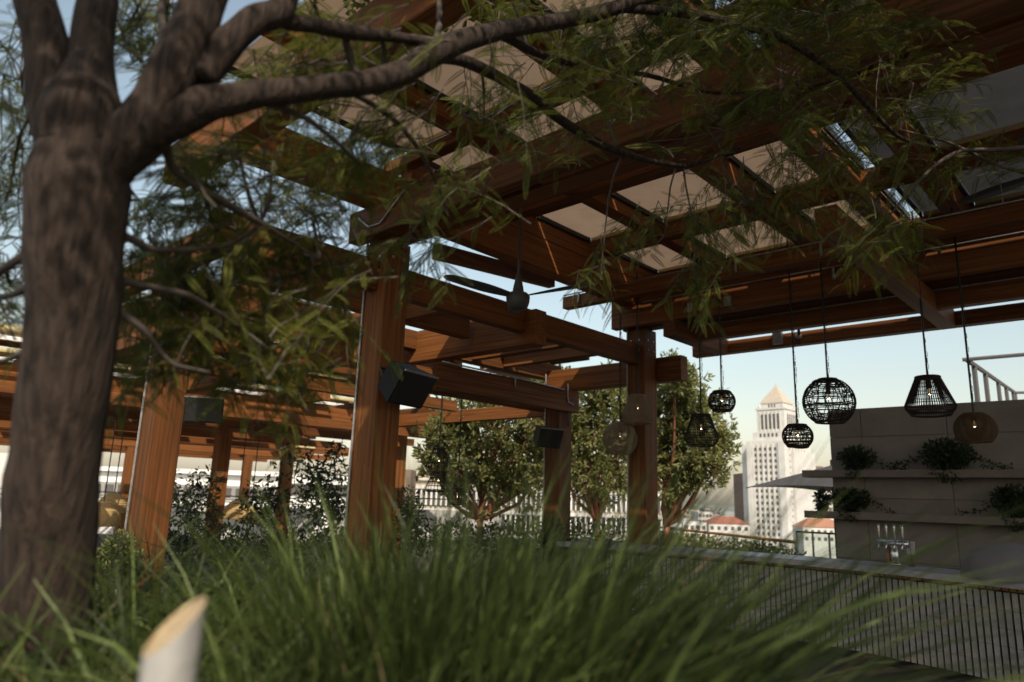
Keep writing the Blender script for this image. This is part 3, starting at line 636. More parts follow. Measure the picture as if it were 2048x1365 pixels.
def block(name, label, cat, px0, px1, ytop, d, depth, m, zb=-30, group=None, rows=0, cols=0, ww=1.6, wh=1.6, wm=None, y_first=None, roof=None, dy=None):
    """box building whose near face spans two pixel columns at distance d"""
    a, e = bearing(px0, d), bearing(px1, d); L = np.linalg.norm(e-a); x = (e-a)/L
    t = thing(name, label, cat, (*((a+e)/2)[:2], zb), group, math.atan2(x[1], x[0]), True)
    yh = 998 + .0325*((px0+px1)/2-1013); h = (yh-ytop)*d/FPX + EYE - zb
    MB().box(-L/2, L/2, 0, depth, 0, h).build('wall', m, t)
    if rows:
        w0 = MB().box(-ww/2, ww/2, -.12, .1, -wh/2, wh/2).build('window', wm or GLASSD, t)
        pit = dy or wh*2.0; ft = h - (y_first if y_first is not None else wh*1.3); first = True
        for r in range(rows):
            for c_ in range(cols):
                l = (-L/2+L*(c_+.5)/cols, 0, ft-pit*r)
                if first: w0.location = l; first = False
                else: share('window', w0, l, t)
    if roof:
        mroof, hr, ov = roof
        MB().add([(-L/2-ov, -ov, h), (L/2+ov, -ov, h), (L/2+ov, depth+ov, h), (-L/2-ov, depth+ov, h), (-L/2+depth*.4, depth/2, h+hr), (L/2-depth*.4, depth/2, h+hr)],
                 [(0, 1, 5, 4), (1, 2, 5), (2, 3, 4, 5), (3, 0, 4), (3, 2, 1, 0)]).build('roof', mroof, t)
    return t, L, h
block('dark_block', 'narrow brown block right behind the left side of the white tower', 'building', 1487, 1502, 948, 690, 30, BROWNB)
block('tiled_building', 'low cream building with a shade darkened red tiled roof left of the white tower', 'building', 1416, 1497, 1047, 480, 18, PALE, rows=1, cols=6, ww=2.2, wh=2.4, y_first=3., roof=(TERRA_SHADED, 4.5, .6))
block('tiled_building', 'low building with an orange tiled roof right of the white tower', 'building', 1603, 1690, 1054, 420, 16, PALE, rows=2, cols=7, ww=1.8, wh=2, roof=(TERRA, 5, .6))
block('office_block', 'pale office block with a window grid behind the parasol', 'building', 1619, 1700, 973, 720, 40, PALE, rows=10, cols=9, ww=4, wh=4.2, y_first=4, dy=6.4)
block('office_block', 'brown topped office block rising between the white tower and the wall', 'building', 1616, 1650, 934, 800, 40, BROWNB, rows=2, cols=5, ww=3, wh=3)
for i, (a, e, y, d, m, lab) in enumerate((
        (1322, 1352, 1034, 500, BEIGE, 'small white building low beside the right hand post'), (1350, 1372, 1026, 620, PALE, 'cream box building on the hazy city edge'),
        (1372, 1398, 1020, 760, BEIGE, 'beige office on the skyline left of the red tiled roof'), (1396, 1424, 1024, 560, PALE, 'pale apartment block next to the red tiled roof'),
        (1408, 1420, 1017, 900, CONC, 'grey rooftop block just above the red tiled roof'), (1424, 1440, 1030, 640, CONC, 'white rooftop cube behind the red tiled roof'),
        (1330, 1362, 1046, 380, PALE, 'nearest cream building under the right of the leafy tree'), (1366, 1412, 1044, 400, PALE, 'long white roofed building above the hedge'))):
    block('city_building', lab, 'building', a, e, y, d, 25, m, rows=2, cols=4, ww=2, wh=2.2)
for k in range(46):
    a = 1318+rng.random()*110; d = 800+rng.random()*1500; p = bearing(a, d)
    if k % 46 == 0: HV = []
    HV.append(leafcloud(40, (p[0], p[1], -22+rng.random()*10), (14, 14, 8), 8))
tag(quads('distant_trees', np.concatenate(HV), HILLM), kind='stuff')
# facade with vertical fins beyond the madrone trees
t, L, h = block('fin_building', 'long beige building with rows of vertical fins behind the red barked trees', 'building', 812, 1330, 969, 75, 20, BEIGE, zb=-28)
M = MB(); n = int(L/.52)
for r, zt in enumerate((h-.9, h-3.2, h-5.5)):
    for k in range(n): M.box(-L/2+k*.52, -L/2+k*.52+.16, -.55, -.01, zt-1.7, zt)
tag(M.build('fin_row', WHITE, t), kind='stuff')
for r, zt in enumerate((h-.55, h-2.85, h-5.15)):
    MB().box(-L/2, L/2, -.7, -.012, zt+.02-.35, zt+.02).build('ledge', PALE, t); MB().box(-L/2, L/2, -.06, -.005, zt-2.0, zt-.36).build('glazing', GLASSD, t)
MB().box(-L/2, L/2, -.4, .3, h, h+.9).build('roof_band', ROOFST, t)
block('brown_block', 'small brown block standing left of the finned building', 'building', 803, 819, 940, 70, 4, BROWNB, zb=-28)
block('slab_building', 'tall finned grey building half seen through the trees', 'building', 1000, 1150, 935, 110, 12, BEIGE, zb=-28, rows=6, cols=22, ww=.6, wh=1.6, dy=2.3)
# white civic building at the left
t, L, h = block('white_building', 'long bright white building seen through the far pergola at left', 'building', -60, 560, 944, 60, 20, WHITE, zb=-28)
MB().box(-L/2, L/2, -.15, -.01, h-2.0, h-.9).build('window_band', CONC, t)
w0 = MB().box(-.35, .35, -.25, -.16, -.35, .35).build('window', GLASSD, t); w0.location = (-L/2+.6, 0, h-1.45)
for k in range(1, int(L/1.1)): share('window', w0, (-L/2+.6+1.1*k, 0, h-1.45), t)
MB().box(-L/2, L/2, -.5, .2, h, h+.35).build('parapet', WHITE, t)
block('white_building', 'plain white wall building just right of the orange lit post', 'building', 560, 700, 952, 40, 8, WHITE, zb=-28, rows=1, cols=8, ww=.5, wh=.6)
block('grey_building', 'pale grey building at the far left edge behind the trunk', 'building', -120, 14, 905, 42, 8, PALE, zb=-28)
# parapet, planters and rails of the terrace at the centre and left
def parapet(a, e, zt, label, m=PALE, th=.2, rail=True):
    a, e = np.array(a), np.array(e); L = np.linalg.norm((e-a)[:2]); t = thing('parapet_wall', label, 'wall', ((a+e)[0]/2, (a+e)[1]/2, 0), None, math.atan2((e-a)[1], (e-a)[0]), True)
    MB().beam('x', -L/2, L/2, 0, th, 0, zt, .01).build('wall', m, t)
    if rail:
        for k in (0, .09): MB().tube([(-L/2, -.1, zt+.12+k*2.2), (L/2, -.1, zt+.12+k*2.2)], .018, 6).build('handrail', BLACK, t)
        for k in range(int(L/1.5)+1): MB().tube([(-L/2+1.5*k, -.1, zt-.3), (-L/2+1.5*k, -.1, zt+.33)], .018, 6).build('baluster', BLACK, t)
    return t
parapet(at(660, 1010, dep=22), at(1000, 1010, dep=20.5), 1.26, 'sunlit pale parapet wall with a black rail left of the trees')
parapet(at(-60, 1000, dep=26), at(640, 1010, dep=24), 1.12, 'white parapet wall under the far pergola at left', WHITE)
b = MB().box(10.9, 17.2, 7.6, 13.4, 0, .62); tag(b.build('tree_planter', CONC), 'broad concrete planter holding the red barked trees', 'planter')
# dark seat back hedge that closes the view over the grass at left
def hedge(pts, rad, n, m, label, name='hedge', cat='hedge', group=None, size=.07):
    o = quads(name, np.concatenate([leafcloud(n, p, rad, size) for p in pts]), m); return tag(o, label, cat, group)
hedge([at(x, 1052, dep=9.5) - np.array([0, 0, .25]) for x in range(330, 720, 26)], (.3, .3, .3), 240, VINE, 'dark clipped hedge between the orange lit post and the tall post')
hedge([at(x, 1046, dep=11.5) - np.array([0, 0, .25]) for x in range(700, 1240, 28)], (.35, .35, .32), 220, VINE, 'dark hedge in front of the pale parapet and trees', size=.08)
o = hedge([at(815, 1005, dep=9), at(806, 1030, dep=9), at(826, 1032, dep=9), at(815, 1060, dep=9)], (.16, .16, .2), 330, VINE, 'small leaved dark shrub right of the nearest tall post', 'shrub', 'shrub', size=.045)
o = hedge([at(x, y+38, dep=5.2) for x, y in ((185, 1090), (225, 1075), (250, 1110), (205, 1130), (170, 1120), (240, 1050), (265, 1085))], (.10, .10, .09), 520, HEDGE, 'pale flecked bush at the foot of the mesquite trunk', 'bush', 'bush', size=.03)
# climbing vine, seen dark against the white wall
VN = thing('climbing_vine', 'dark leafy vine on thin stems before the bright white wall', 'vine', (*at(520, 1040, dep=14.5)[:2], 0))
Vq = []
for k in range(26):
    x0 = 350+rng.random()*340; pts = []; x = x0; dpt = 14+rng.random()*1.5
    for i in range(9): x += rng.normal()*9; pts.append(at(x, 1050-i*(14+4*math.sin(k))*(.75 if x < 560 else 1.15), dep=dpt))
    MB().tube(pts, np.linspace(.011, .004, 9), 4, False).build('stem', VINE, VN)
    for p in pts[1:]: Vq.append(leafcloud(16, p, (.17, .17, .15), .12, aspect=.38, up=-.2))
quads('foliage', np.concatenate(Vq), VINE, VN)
# ------------------------------------------------------------------ madrone trees
def rosettes(P, D, k, size, asp):
    """k leaves radiating from each twig end P along D; each leaf two quads with a fold"""
    n = len(P); P = np.repeat(P, k, 0); D = np.repeat(D, k, 0)
    ax = D*.75 + rng.normal(size=(n*k, 3))*.62; ax /= np.linalg.norm(ax, axis=1)[:, None]
    w = np.cross(ax, rng.normal(size=(n*k, 3))); w /= np.linalg.norm(w, axis=1)[:, None]; nn = np.cross(ax, w)
    s = size*(.65+.6*rng.random((n*k, 1))); h = s*asp*.5
    P = P + rng.normal(size=P.shape)*size*.25
    tip = P+ax*s - nn*s*.12; mid = P+ax*s*.5
    q1 = np.stack([P, mid+w*h+nn*h*.4, tip, mid-nn*h*.15], 1); q2 = np.stack([P, mid-nn*h*.15, tip, mid-w*h+nn*h*.4], 1)
    return np.concatenate([q1, q2])
def madrone(px, dep, base_z, blobs, label, nr=70):
    c = at(px, 1040, dep=dep); t = thing('madrone_tree', label, 'tree', (c[0], c[1], base_z), 'red barked evergreen trees behind the bar')
    root = np.array([c[0], c[1], base_z]); P = []; D = []
    M = MB(); fork = root + np.array([.05, .05, .55]); M.tube([root, root+np.array([.03, .0, .3]), fork], [.10, .085, .075], 8)
    for bx, by, br, n in blobs:
        q = at(bx, by, dep=dep+rng.normal()*.35); R = br*dep/FPX
        mid = fork*.45+q*.55 + rng.normal(size=3)*.12 - np.array([0, 0, .15]); M.tube([fork, fork*.7+mid*.3+rng.normal(size=3)*.05, mid, q*.8+mid*.2, q], [.06, .05, .036, .022, .012], 6, False)
        R *= 1.18
        for k in range(int(n*1.75)):
            d = rng.normal(size=3); d /= np.linalg.norm(d); p = q + d*R*((.3+.7*rng.random()**.7) if k % 6 else 1.05+.45*rng.random())*np.array([1, 1, .9])
            P.append(p); dd = d+np.array([0, 0, .55]); D.append(dd/np.linalg.norm(dd))
            if k % 4 == 0: M.tube([q+d*R*.15, (q+p)/2+rng.normal(size=3)*.03, p], [.011, .008, .004], 4, False)
    M.build('trunk', MADB, t, True)
    quads('crown', rosettes(np.array(P), np.array(D), 11, .145, .38), MADL, t)
madrone(960, 16.6, .62, [(900, 870, 44, 60), (950, 820, 52, 80), (1010, 850, 55, 85), (870, 905, 24, 24), (1040, 765, 40, 50), (930, 900, 45, 55), (990, 910, 55, 70), (1060, 905, 50, 60), (1080, 840, 45, 60), (905, 960, 18, 16), (1030, 960, 40, 34), (960, 950, 30, 22), (1105, 880, 45, 50), (1090, 935, 40, 36), (930, 955, 30, 30), (1110, 770, 36, 34), (1130, 900, 36, 34), (1045, 735, 30, 26), (1125, 835, 34, 34), (865, 940, 20, 16), (990, 975, 34, 30), (1060, 965, 38, 36), (880, 930, 26, 22), (1000, 780, 40, 45), (1085, 790, 34, 36), (880, 860, 22, 18)],
        'broad red barked evergreen tree behind the hanging loudspeaker')
madrone(1195, 17.0, .62, [(1160, 810, 50, 70), (1220, 840, 55, 80), (1170, 880, 55, 75), (1235, 905, 50, 60), (1130, 860, 45, 50), (1250, 800, 40, 45), (1180, 940, 45, 40), (1240, 780, 30, 30), (1120, 920, 40, 34), (1110, 800, 30, 28), (1150, 960, 40, 36), (1210, 965, 40, 36), (1245, 955, 34, 30), (1200, 775, 30, 30)],
        'red barked evergreen tree directly left of the right hand tall post')
madrone(1335, 16.2, .62, [(1350, 760, 32, 45), (1352, 725, 16, 18), (1370, 800, 45, 65), (1400, 850, 48, 70), (1345, 850, 45, 60), (1425, 890, 34, 42), (1385, 910, 42, 52), (1340, 920, 42, 46), (1415, 940, 28, 34), (1330, 880, 40, 45), (1450, 878, 12, 10), (1380, 945, 24, 22), (1335, 800, 38, 45), (1345, 950, 34, 32), (1375, 965, 24, 20), (1330, 975, 30, 24)],
        'red barked evergreen tree showing right of the tall post before the sky')
SHADE_CROWN_N = 430
GRASSES = [(-.95, 1.25, .72, .96, 380, .0, 1), (-.62, 1.05, .68, .9, 380, .05, 1), (-.35, 1.2, .7, .93, 380, .1, 1), (-.1, 1.1, .7, .93, 380, .2, .95), (-.03, 1.4, .82, 1.1, 420, .26, .7), (.04, 1.35, .92, 1.17, 260, .32, .6), (-.14, 1.5, .85, 1.1, 420, .26, .7), (.03, 1.3, .9, 1.16, 110, .3, .55), (-.22, 1.35, .78, 1.02, 380, .2, .75), (.18, 1.1, .58, .76, 150, .6, 1), (.1, 1.3, .66, .94, 110, .7, .85),
           (-1.2, .95, .62, .9, 340, .0, 1), (.36, 1.4, .5, .74, 60, .8, 1), (-.75, 1.7, .75, 1.0, 380, .05, 1), (-.35, 1.8, .78, 1.0, 380, .1, 1), (.05, 1.9, .7, .92, 160, .3, 1), (-1.25, 1.7, .8, 1.02, 340, 0, 1), (.42, .95, .38, .60, 50, .6, 1), (.17, .8, .4, .64, 150, .5, 1), (-.2, .75, .48, .72, 240, .15, 1), (-.55, .7, .48, .68, 200, .05, 1), (-.05, .6, .42, .66, 130, .3, 1),
           (-1.0, 2.2, .82, 1.04, 340, .05, 1), (-.5, 2.3, .82, 1.04, 340, .1, 1), (-.15, 2.3, .8, 1.0, 320, .2, 1)]
# ------------------------------------------------------------------ foreground mesquite tree
base = at(105, 1010, dep=1.42); base[2] = .74
MT = thing('mesquite_tree', 'gnarled foreground tree with a forked trunk and feathery green leaves', 'tree', base)
def ss(x): t = min(1, max(0, (x-500)/900)); return 1+.38*t*t*(3-2*t)
def P3(*q): return [at(x, y, dep=d*ss(x)) for x, y, d in q]
def limb(name, q, r, n=12, smooth=True, wob=.004):
    pts = P3(*q); k = len(pts); T = np.linspace(0, 1, k); TT = np.linspace(0, 1, 6*(k-1)+1)
    A_ = np.array(pts); X = np.array([np.interp(TT, T, A_[:, i]) for i in range(3)]).T
    for _ in range(3): X[1:-1] = .25*X[:-2]+.5*X[1:-1]+.25*X[2:]
    RR = np.interp(TT, T, np.array(r)*[ss(p[0]) for p in q]); J = rng.normal(size=(len(RR), 4))
    for _ in range(4): J[1:-1] = .25*J[:-2]+.5*J[1:-1]+.25*J[2:]
    X[1:-1] += J[1:-1, :3]*RR[1:-1, None]*.12
    M = MB(); M.tube(X, RR*(1+.07*J[:, 3]), n)
    o = M.build(name, BARK if r[0] > .012 else TWIG, MT, smooth)
    return X, RR
LX = []; LR = []
def L_(*a, **k):
    X, R = limb(*a, **k); LX.append(X); LR.append(R); return X
k_ = 1.42/1433
trunk_px = [(40, 1900, 1.42), (75, 1300, 1.42), (105, 1010, 1.42), (122, 850, 1.42), (145, 620, 1.42), (160, 430, 1.43), (163, 330, 1.44), (166, 240, 1.45), (172, 170, 1.46), (178, 100, 1.47)]
L_('trunk', trunk_px, [104*k_, 92*k_, 85*k_, 80*k_, 82*k_, 92*k_, 92*k_, 84*k_, 56*k_, 22*k_], n=20)
L_('limb', [(150, 390, 1.43), (118, 250, 1.45), (88, 110, 1.48), (58, -60, 1.5), (20, -260, 1.55)], [.050, .050, .044, .040, .034], n=14)
L_('limb', [(175, 370, 1.43), (180, 220, 1.45), (185, 70, 1.5), (215, -120, 1.58), (250, -320, 1.7)], [.055, .05, .042, .036, .03], n=14)
L_('limb', [(200, 340, 1.44), (300, 235, 1.46), (355, 130, 1.48), (400, 20, 1.52), (470, -130, 1.58), (540, -300, 1.7)], [.05, .054, .048, .045, .038, .03], n=14)
L_('limb', [(215, 330, 1.45), (310, 250, 1.47), (420, 205, 1.5), (520, 190, 1.54), (620, 178, 1.6), (720, 168, 1.66), (800, 150, 1.72), (860, 112, 1.78), (920, 82, 1.85), (1030, 55, 1.95), (1180, 30, 2.05), (1320, -10, 2.15), (1500, -80, 2.3)],
   [.05, .046, .038, .031, .027, .027, .03, .033, .028, .025, .021, .017, .011], n=14)
L_('limb', [(400, 160, 1.5), (450, 90, 1.53), (500, 45, 1.56), (560, 30, 1.6), (590, -40, 1.65), (640, -160, 1.75)], [.038, .036, .033, .03, .025, .02])
L_('branch', [(555, 40, 1.6), (620, 52, 1.66), (700, 66, 1.7), (780, 74, 1.75), (860, 86, 1.8)], [.02, .017, .018, .014, .012])
L_('branch', [(830, 112, 1.84), (920, 118, 2.0), (1000, 155, 2.1), (1060, 190, 2.2), (1120, 240, 2.3), (1200, 290, 2.4), (1290, 322, 2.5), (1380, 335, 2.6), (1480, 295, 2.7)], [.018, .017, .017, .017, .016, .015, .011, .008, .005], n=8)
L_('branch', [(1000, 70, 1.98), (1080, 110, 2.1), (1180, 140, 2.2), (1300, 150, 2.35), (1420, 190, 2.5), (1560, 180, 2.6)], [.014, .011, .009, .008, .006, .003], n=7)
L_('branch', [(1240, 15, 2.1), (1400, 30, 2.2), (1560, 70, 2.3), (1680, 150, 2.35), (1740, 220, 2.4), (1800, 280, 2.5), (1900, 300, 2.6)], [.016, .013, .012, .010, .009, .007, .004], n=7)
L_('branch', [(2120, 290, 2.3), (2010, 300, 2.35), (1920, 300, 2.4), (1870, 330, 2.4), (1820, 380, 2.4), (1780, 430, 2.35)], [.009, .008, .007, .006, .005, .003], n=7)
L_('branch', [(2100, 360, 2.4), (1990, 330, 2.4), (1900, 285, 2.4), (1800, 260, 2.5)], [.007, .006, .005, .003], n=7)
L_('branch', [(500, 200, 1.55), (560, 215, 1.6), (620, 240, 1.66), (680, 290, 1.7), (720, 330, 1.8)], [.010, .008, .007, .005, .004], n=7)
L_('branch', [(690, 180, 1.7), (740, 205, 1.8), (790, 240, 1.9), (840, 300, 2.0), (880, 380, 2.1), (900, 440, 2.15)], [.009, .008, .007, .006, .005, .003], n=7)
L_('branch', [(330, 290, 1.5), (345, 340, 1.55), (400, 380, 1.6), (480, 420, 1.7), (560, 470, 1.8), (640, 520, 1.9)], [.011, .009, .008, .007, .005, .003], n=7)
L_('branch', [(245, 470, 1.48), (300, 500, 1.55), (380, 500, 1.65), (460, 490, 1.75), (520, 450, 1.8)], [.010, .008, .007, .005, .003], n=7)
L_('branch', [(235, 560, 1.48), (300, 575, 1.55), (380, 590, 1.62), (460, 640, 1.7), (540, 700, 1.75)], [.010, .008, .007, .005, .003], n=7)
L_('branch', [(230, 620, 1.46), (290, 660, 1.5), (340, 730, 1.55), (420, 745, 1.6)], [.009, .007, .005, .003], n=7)
L_('branch', [(85, 480, 1.43), (40, 520, 1.45), (-30, 560, 1.5)], [.012, .010, .006], n=7)
L_('branch', [(75, 560, 1.43), (30, 590, 1.46), (-40, 600, 1.5)], [.010, .008, .005], n=7)
L_('branch', [(70, 690, 1.43), (20, 720, 1.45), (-30, 730, 1.5)], [.008, .006, .004], n=7)
L_('branch', [(870, 100, 1.8), (880, 40, 1.85), (875, -40, 1.9)], [.01, .008, .006], n=7)
L_('branch', [(760, 60, 1.74), (770, 110, 1.78), (760, 190, 1.8)], [.006, .006, .005], n=6)
L_('branch', [(690, 75, 1.72), (700, 120, 1.74), (720, 165, 1.74)], [.010, .010, .008], n=7)
L_('branch', [(270, 200, 1.47), (330, 90, 1.6), (320, 20, 1.7), (350, -80, 1.75)], [.012, .01, .009, .006], n=7)
AX = np.concatenate(LX); AR = np.concatenate(LR)
# one pinnate frond: rachis strip + leaflet pairs, lying in its x-z plane, growing along +x
def frond(npair, Lf, lw, ll):
    Q = [[(0, -.0006, 0), (Lf, -.0003, -.02*Lf), (Lf, .0003, -.02*Lf), (0, .0006, 0)]]
    for i in range(npair):
        q = (i+.8)/npair; x = Lf*q; s = math.sin(math.pi*min(1, .25+q*.72))**.6
        for sg in (-1, 1):
            l = ll*s; tx = x+l*.38; ty = sg*l*.92; zc = -.14*l
            Q.append([(x, 0, 0), (x+l*.12-lw*.2, sg*l*.5-lw*.0, zc*.3), (tx, ty, zc), (x+l*.26+lw*.7, sg*l*.46, zc*.3)])
    A_ = np.array(Q); A_[:, :, 2] -= .9*A_[:, :, 0]**2/Lf*.35; return A_
FR = frond(19, .112, .0029, .0155); FRC = frond(5, .19, .018, .05)
def fronds(P, D, s, tmpl=FR):
    P = np.asarray(P); D = np.asarray(D); n = len(P)
    D = D/np.linalg.norm(D, axis=1)[:, None]
    upv = np.array([0, 0, 1.]) + rng.normal(size=(n, 3))*.45
    Y = np.cross(upv, D); Y /= np.linalg.norm(Y, axis=1)[:, None]; Z = np.cross(D, Y)
    B_ = np.stack([D, Y, Z], 1)*np.asarray(s).reshape(-1, 1, 1)
    return (np.einsum('qkc,ncd->nqkd', tmpl, B_) + P[:, None, None, :]).reshape(-1, 4, 3)
FP = []; FD = []; FS = []; TW = MB(); TCOUNT = 0
def twig(p0, d, L, r=.0028, fs=1., drop=.55, spacing=.026, draw=True):
    d = d/np.linalg.norm(d); n = max(5, int(L/.05)); pts = [p0]; p = p0.copy(); dd = d.copy()
    for i in range(n):
        dd = dd + np.array([0, 0, -drop/n]) + rng.normal(size=3)*.10; dd /= np.linalg.norm(dd); p = p+dd*L/n; pts.append(p)
    pts = np.array(pts)
    if draw: TW.tube(pts, np.linspace(r, .0009, len(pts)), 3, False)
    m = int(L/spacing); T = np.linspace(.1, 1, m)
    X = np.array([np.interp(T, np.linspace(0, 1, len(pts)), pts[:, i]) for i in range(3)]).T
    tg = np.gradient(X, axis=0)
    for i in range(m):
        t = tg[i]/np.linalg.norm(tg[i]); sd_ = np.cross(t, [0, 0, 1.]); sd_ /= np.linalg.norm(sd_)+1e-6
        FP.append(X[i]); FD.append(t*.55 + sd_*(1 if i % 2 else -1)*.85 + np.array([0, 0, -.12]) + rng.normal(size=3)*.22); FS.append(fs*(.65+.55*rng.random()))
def cluster(px, py, rx, ry, d0, d1, n, fs=1., sub=True):
    d0 *= ss(px); d1 *= ss(px); fs *= ss(px); n = int(1.05*n*(.5 if (800 < px < 1480 and 200 < py < 380) or (800 < px < 1080 and py < 250) else 1.65 if px < 720 else 1.1 if px < 1080 else 1.9)); fs *= (.8 if px < 1080 else .7)
    dm = (d0+d1)/2; c = at(px, py, dep=dm)
    i = np.argmin(np.linalg.norm(AX-c, axis=1) + .25*np.maximum(0, c[2]-AX[:, 2])); a = AX[i]
    if np.linalg.norm(a-c) > .08:
        mid = (a+c)/2 + rng.normal(size=3)*.05 + np.array([0, 0, .04]); TW.tube([a, a*.6+mid*.4+rng.normal(size=3)*.01, mid, c*.6+mid*.4, c], [.006, .005, .0045, .0035, .0025], 5, False)
    out = c-a; out /= np.linalg.norm(out)+1e-6
    for k in range(n):
        r = math.sqrt(rng.random()); w = rng.random()*6.283
        p = at(px+rx*r*math.cos(w), py+ry*r*math.sin(w), dep=d0+(d1-d0)*rng.random())
        d = out*.6 + (p-c)*1.2 + rng.normal(size=3)*.45
        L = .16+.22*rng.random(); p = p - d/np.linalg.norm(d)*L*.5
        twig(p, d, L, fs=fs)
        if k % 3 == 0: TW.tube([c, (c+p)/2+rng.normal(size=3)*.02, p], [.0026, .0022, .002], 3, False)
for q in ((1130, 140, 170, 120, 2.0, 2.6, 20), (1350, 120, 190, 120, 2.1, 2.8, 24), (1560, 140, 170, 130, 2.2, 2.9, 24), (1760, 120, 140, 120, 2.2, 2.9, 18), (1450, 260, 200, 80, 2.3, 2.9, 22), (1230, 240, 170, 80, 2.2, 2.7, 16),
          (1650, 300, 140, 90, 2.3, 2.8, 18), (1770, 450, 90, 60, 2.2, 2.6, 12), (1500, 410, 150, 60, 2.4, 2.9, 15), (1330, 470, 120, 50, 2.4, 2.8, 9), (1300, 20, 280, 60, 2.0, 2.7, 26), (1650, 30, 220, 60, 2.1, 2.8, 22), (1850, 210, 80, 90, 2.3, 2.7, 8), (1960, 320, 90, 40, 2.3, 2.6, 7),
          (920, 230, 150, 80, 1.9, 2.4, 15), (860, 360, 140, 90, 1.9, 2.4, 16), (1010, 330, 120, 80, 2.1, 2.5, 9), (720, 120, 150, 70, 1.8, 2.2, 9), (700, 280, 120, 70, 1.8, 2.2, 12), (820, 470, 90, 50, 2.0, 2.3, 8), (1000, 20, 160, 50, 1.9, 2.4, 12), (1200, 560, 60, 30, 2.4, 2.7, 3), (1390, 570, 60, 25, 2.4, 2.7, 4),
          (480, 330, 150, 80, 1.7, 2.3, 17), (420, 440, 130, 80, 1.7, 2.2, 16), (560, 560, 140, 70, 1.8, 2.3, 19), (520, 670, 130, 60, 1.7, 2.2, 16), (370, 620, 120, 80, 1.6, 2.1, 16), (630, 430, 110, 70, 1.8, 2.3, 14), (300, 710, 80, 40, 1.6, 2.0, 8), (540, 750, 80, 40, 1.8, 2.1, 7), (330, 530, 90, 60, 1.6, 2.1, 11),
          (40, 160, 60, 120, 1.6, 2.2, 9), (20, 380, 50, 110, 1.6, 2.2, 9), (20, 570, 50, 90, 1.6, 2.1, 9), (245, 70, 50, 90, 1.7, 2.2, 6), (330, 60, 60, 90, 1.8, 2.3, 8), (560, 150, 110, 60, 1.7, 2.2, 9), (640, 40, 90, 50, 1.8, 2.3, 7), (360, 330, 70, 50, 1.6, 2.1, 6), (690, 640, 60, 60, 1.9, 2.2, 5)):
    cluster(*q)
quads('foliage', fronds(FP, FD, FS), LEAF, MT)
NF = len(FP); FP, FD, FS = [], [], []
# leaf clumps added out of view, coarse sprays placed to shade grass, trunk, posts
def crown(n, c, rad):
    for k in range(n):
        d = rng.normal(size=3); d /= np.linalg.norm(d); p = c + d*rad*rng.random()**.4
        twig(p, rng.normal(size=3)+np.array([0, 0, -.2]), .5, fs=1.35, spacing=.07, r=.004)
crown(SHADE_CROWN_N, cf(1.85, -.5, 3.7), np.array([1.75, 2.2, .8])); crown(SHADE_CROWN_N//3, cf(1.3, 1.5, 4.8), np.array([1.8, 1.2, .45]))
crown(26, cf(-.85, .1, 3.8), np.array([.35, .5, .3])); crown(170, cf(-.9, 3.3, 5.3), np.array([1.2, .8, .35]))
V = fronds(FP, FD, FS, FRC)
quads('added_shade_foliage', V, LEAF, MT)
TW.build('twigs', TWIG, MT)
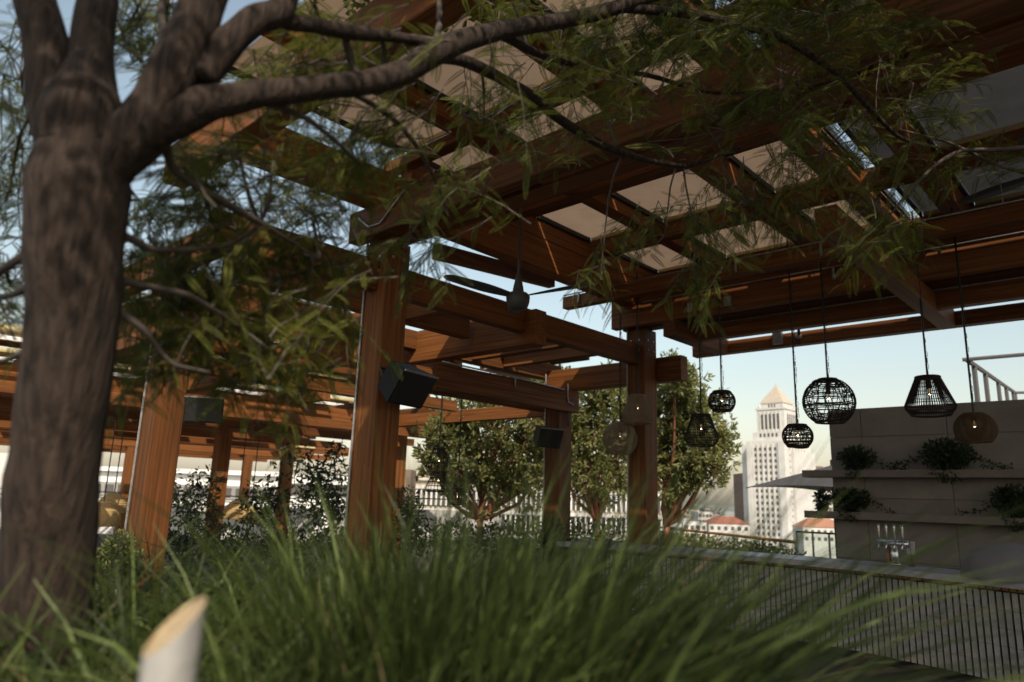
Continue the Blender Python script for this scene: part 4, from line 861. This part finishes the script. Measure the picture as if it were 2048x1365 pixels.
# ------------------------------------------------------------------ foreground grass
def tussock(n, c, rad, hlo, hhi, lean, wid=.0045, seg=7, spread=.55, bnd=1.):
    Q = []
    for k in range(n):
        a = rng.random()*6.283; r = rad*math.sqrt(rng.random()); p = np.array([c[0]+r*math.cos(a), c[1]+r*math.sin(a), .76]); rb = 1+.35*rng.normal()
        h = hlo+(hhi-hlo)*rng.random(); d = np.array([math.cos(a), math.sin(a), 0])*spread*(.15+r/rad)*(.4+rng.random()) + lean*(.4+1.2*rng.random()) + rng.normal(size=3)*.2
        d[2] = 0; T = np.linspace(0, 1, seg+1)[:, None]; bend = (.5+1.0*rng.random())*bnd
        X = p + np.array([0, 0, 1.])*h*(T - .28*bend*T**3) + d*h*T**2.0*.8*bend
        w = np.cross(np.gradient(X, axis=0), np.array([rng.normal(), rng.normal(), .2])); w /= np.linalg.norm(w, axis=1)[:, None]
        W_ = w*wid*(.5+1.1*rng.random()**2)*(1-T**2.2*.93)*(.55+.45*np.minimum(1, T*4))
        Q.append(np.stack([X[:-1]-W_[:-1], X[:-1]+W_[:-1], X[1:]+W_[1:], X[1:]-W_[1:]], 1))
    return np.concatenate(Q)
tl = []; dry = []
bri = []
for r, d, h0, h1, n, lr, bn in GRASSES:
    c = cf(r, d, 0); lean = RH*lr
    tl.append(tussock(n, c, .24, h0, h1, lean, bnd=bn)); bri.append(tussock(n//4, c, .22, h0*.9, h1, lean, .0055, bnd=bn)); dry.append(tussock(max(6, n//14), c, .22, h0*.8, h1*.95, lean, .0035))
tag(quads('ornamental_grass', np.concatenate(tl), GRASS), kind='stuff'); tag(quads('bright_grass', np.concatenate(bri), GRASSB), kind='stuff'); tag(quads('dry_grass', np.concatenate(dry), DRYG), kind='stuff')
# white pipe with a slanted cap standing in the grass
pc = at(340, 1330, dep=.72); zt = at(345, 1255, dep=.72)[2]
PL = thing('garden_pipe', 'short white pipe with a slanted tan top standing in the grass', 'pipe', (pc[0], pc[1], .75), local=True, rotz=math.atan2(RH[1], RH[0]))
R_ = .0268; n = 40; h = zt-.75; vs = []
for j in range(n):
    w = 2*math.pi*j/n; x, y = R_*math.cos(w), R_*math.sin(w); vs += [(x, y, 0), (x, y, h + .75*x + .65*y)]
fs = [(2*j, 2*((j+1) % n), 2*((j+1) % n)+1, 2*j+1) for j in range(n)]
MB().add(vs, fs).build('pipe_body', PIPE, PL, True)
vs = []
for rr, dz_ in ((R_, 0), (R_*.9, .002), (R_*.86, -.003), (0.001, -.004)):
    for j in range(n): w = 2*math.pi*j/n; x, y = rr*math.cos(w), rr*math.sin(w); vs.append((x, y, h+.75*x+.65*y+dz_))
fs = [(i*n+j, i*n+(j+1) % n, (i+1)*n+(j+1) % n, (i+1)*n+j) for i in range(3) for j in range(n)]
MB().add(vs, fs).build('slanted_cap', PIPET, PL)
print('fronds', NF)
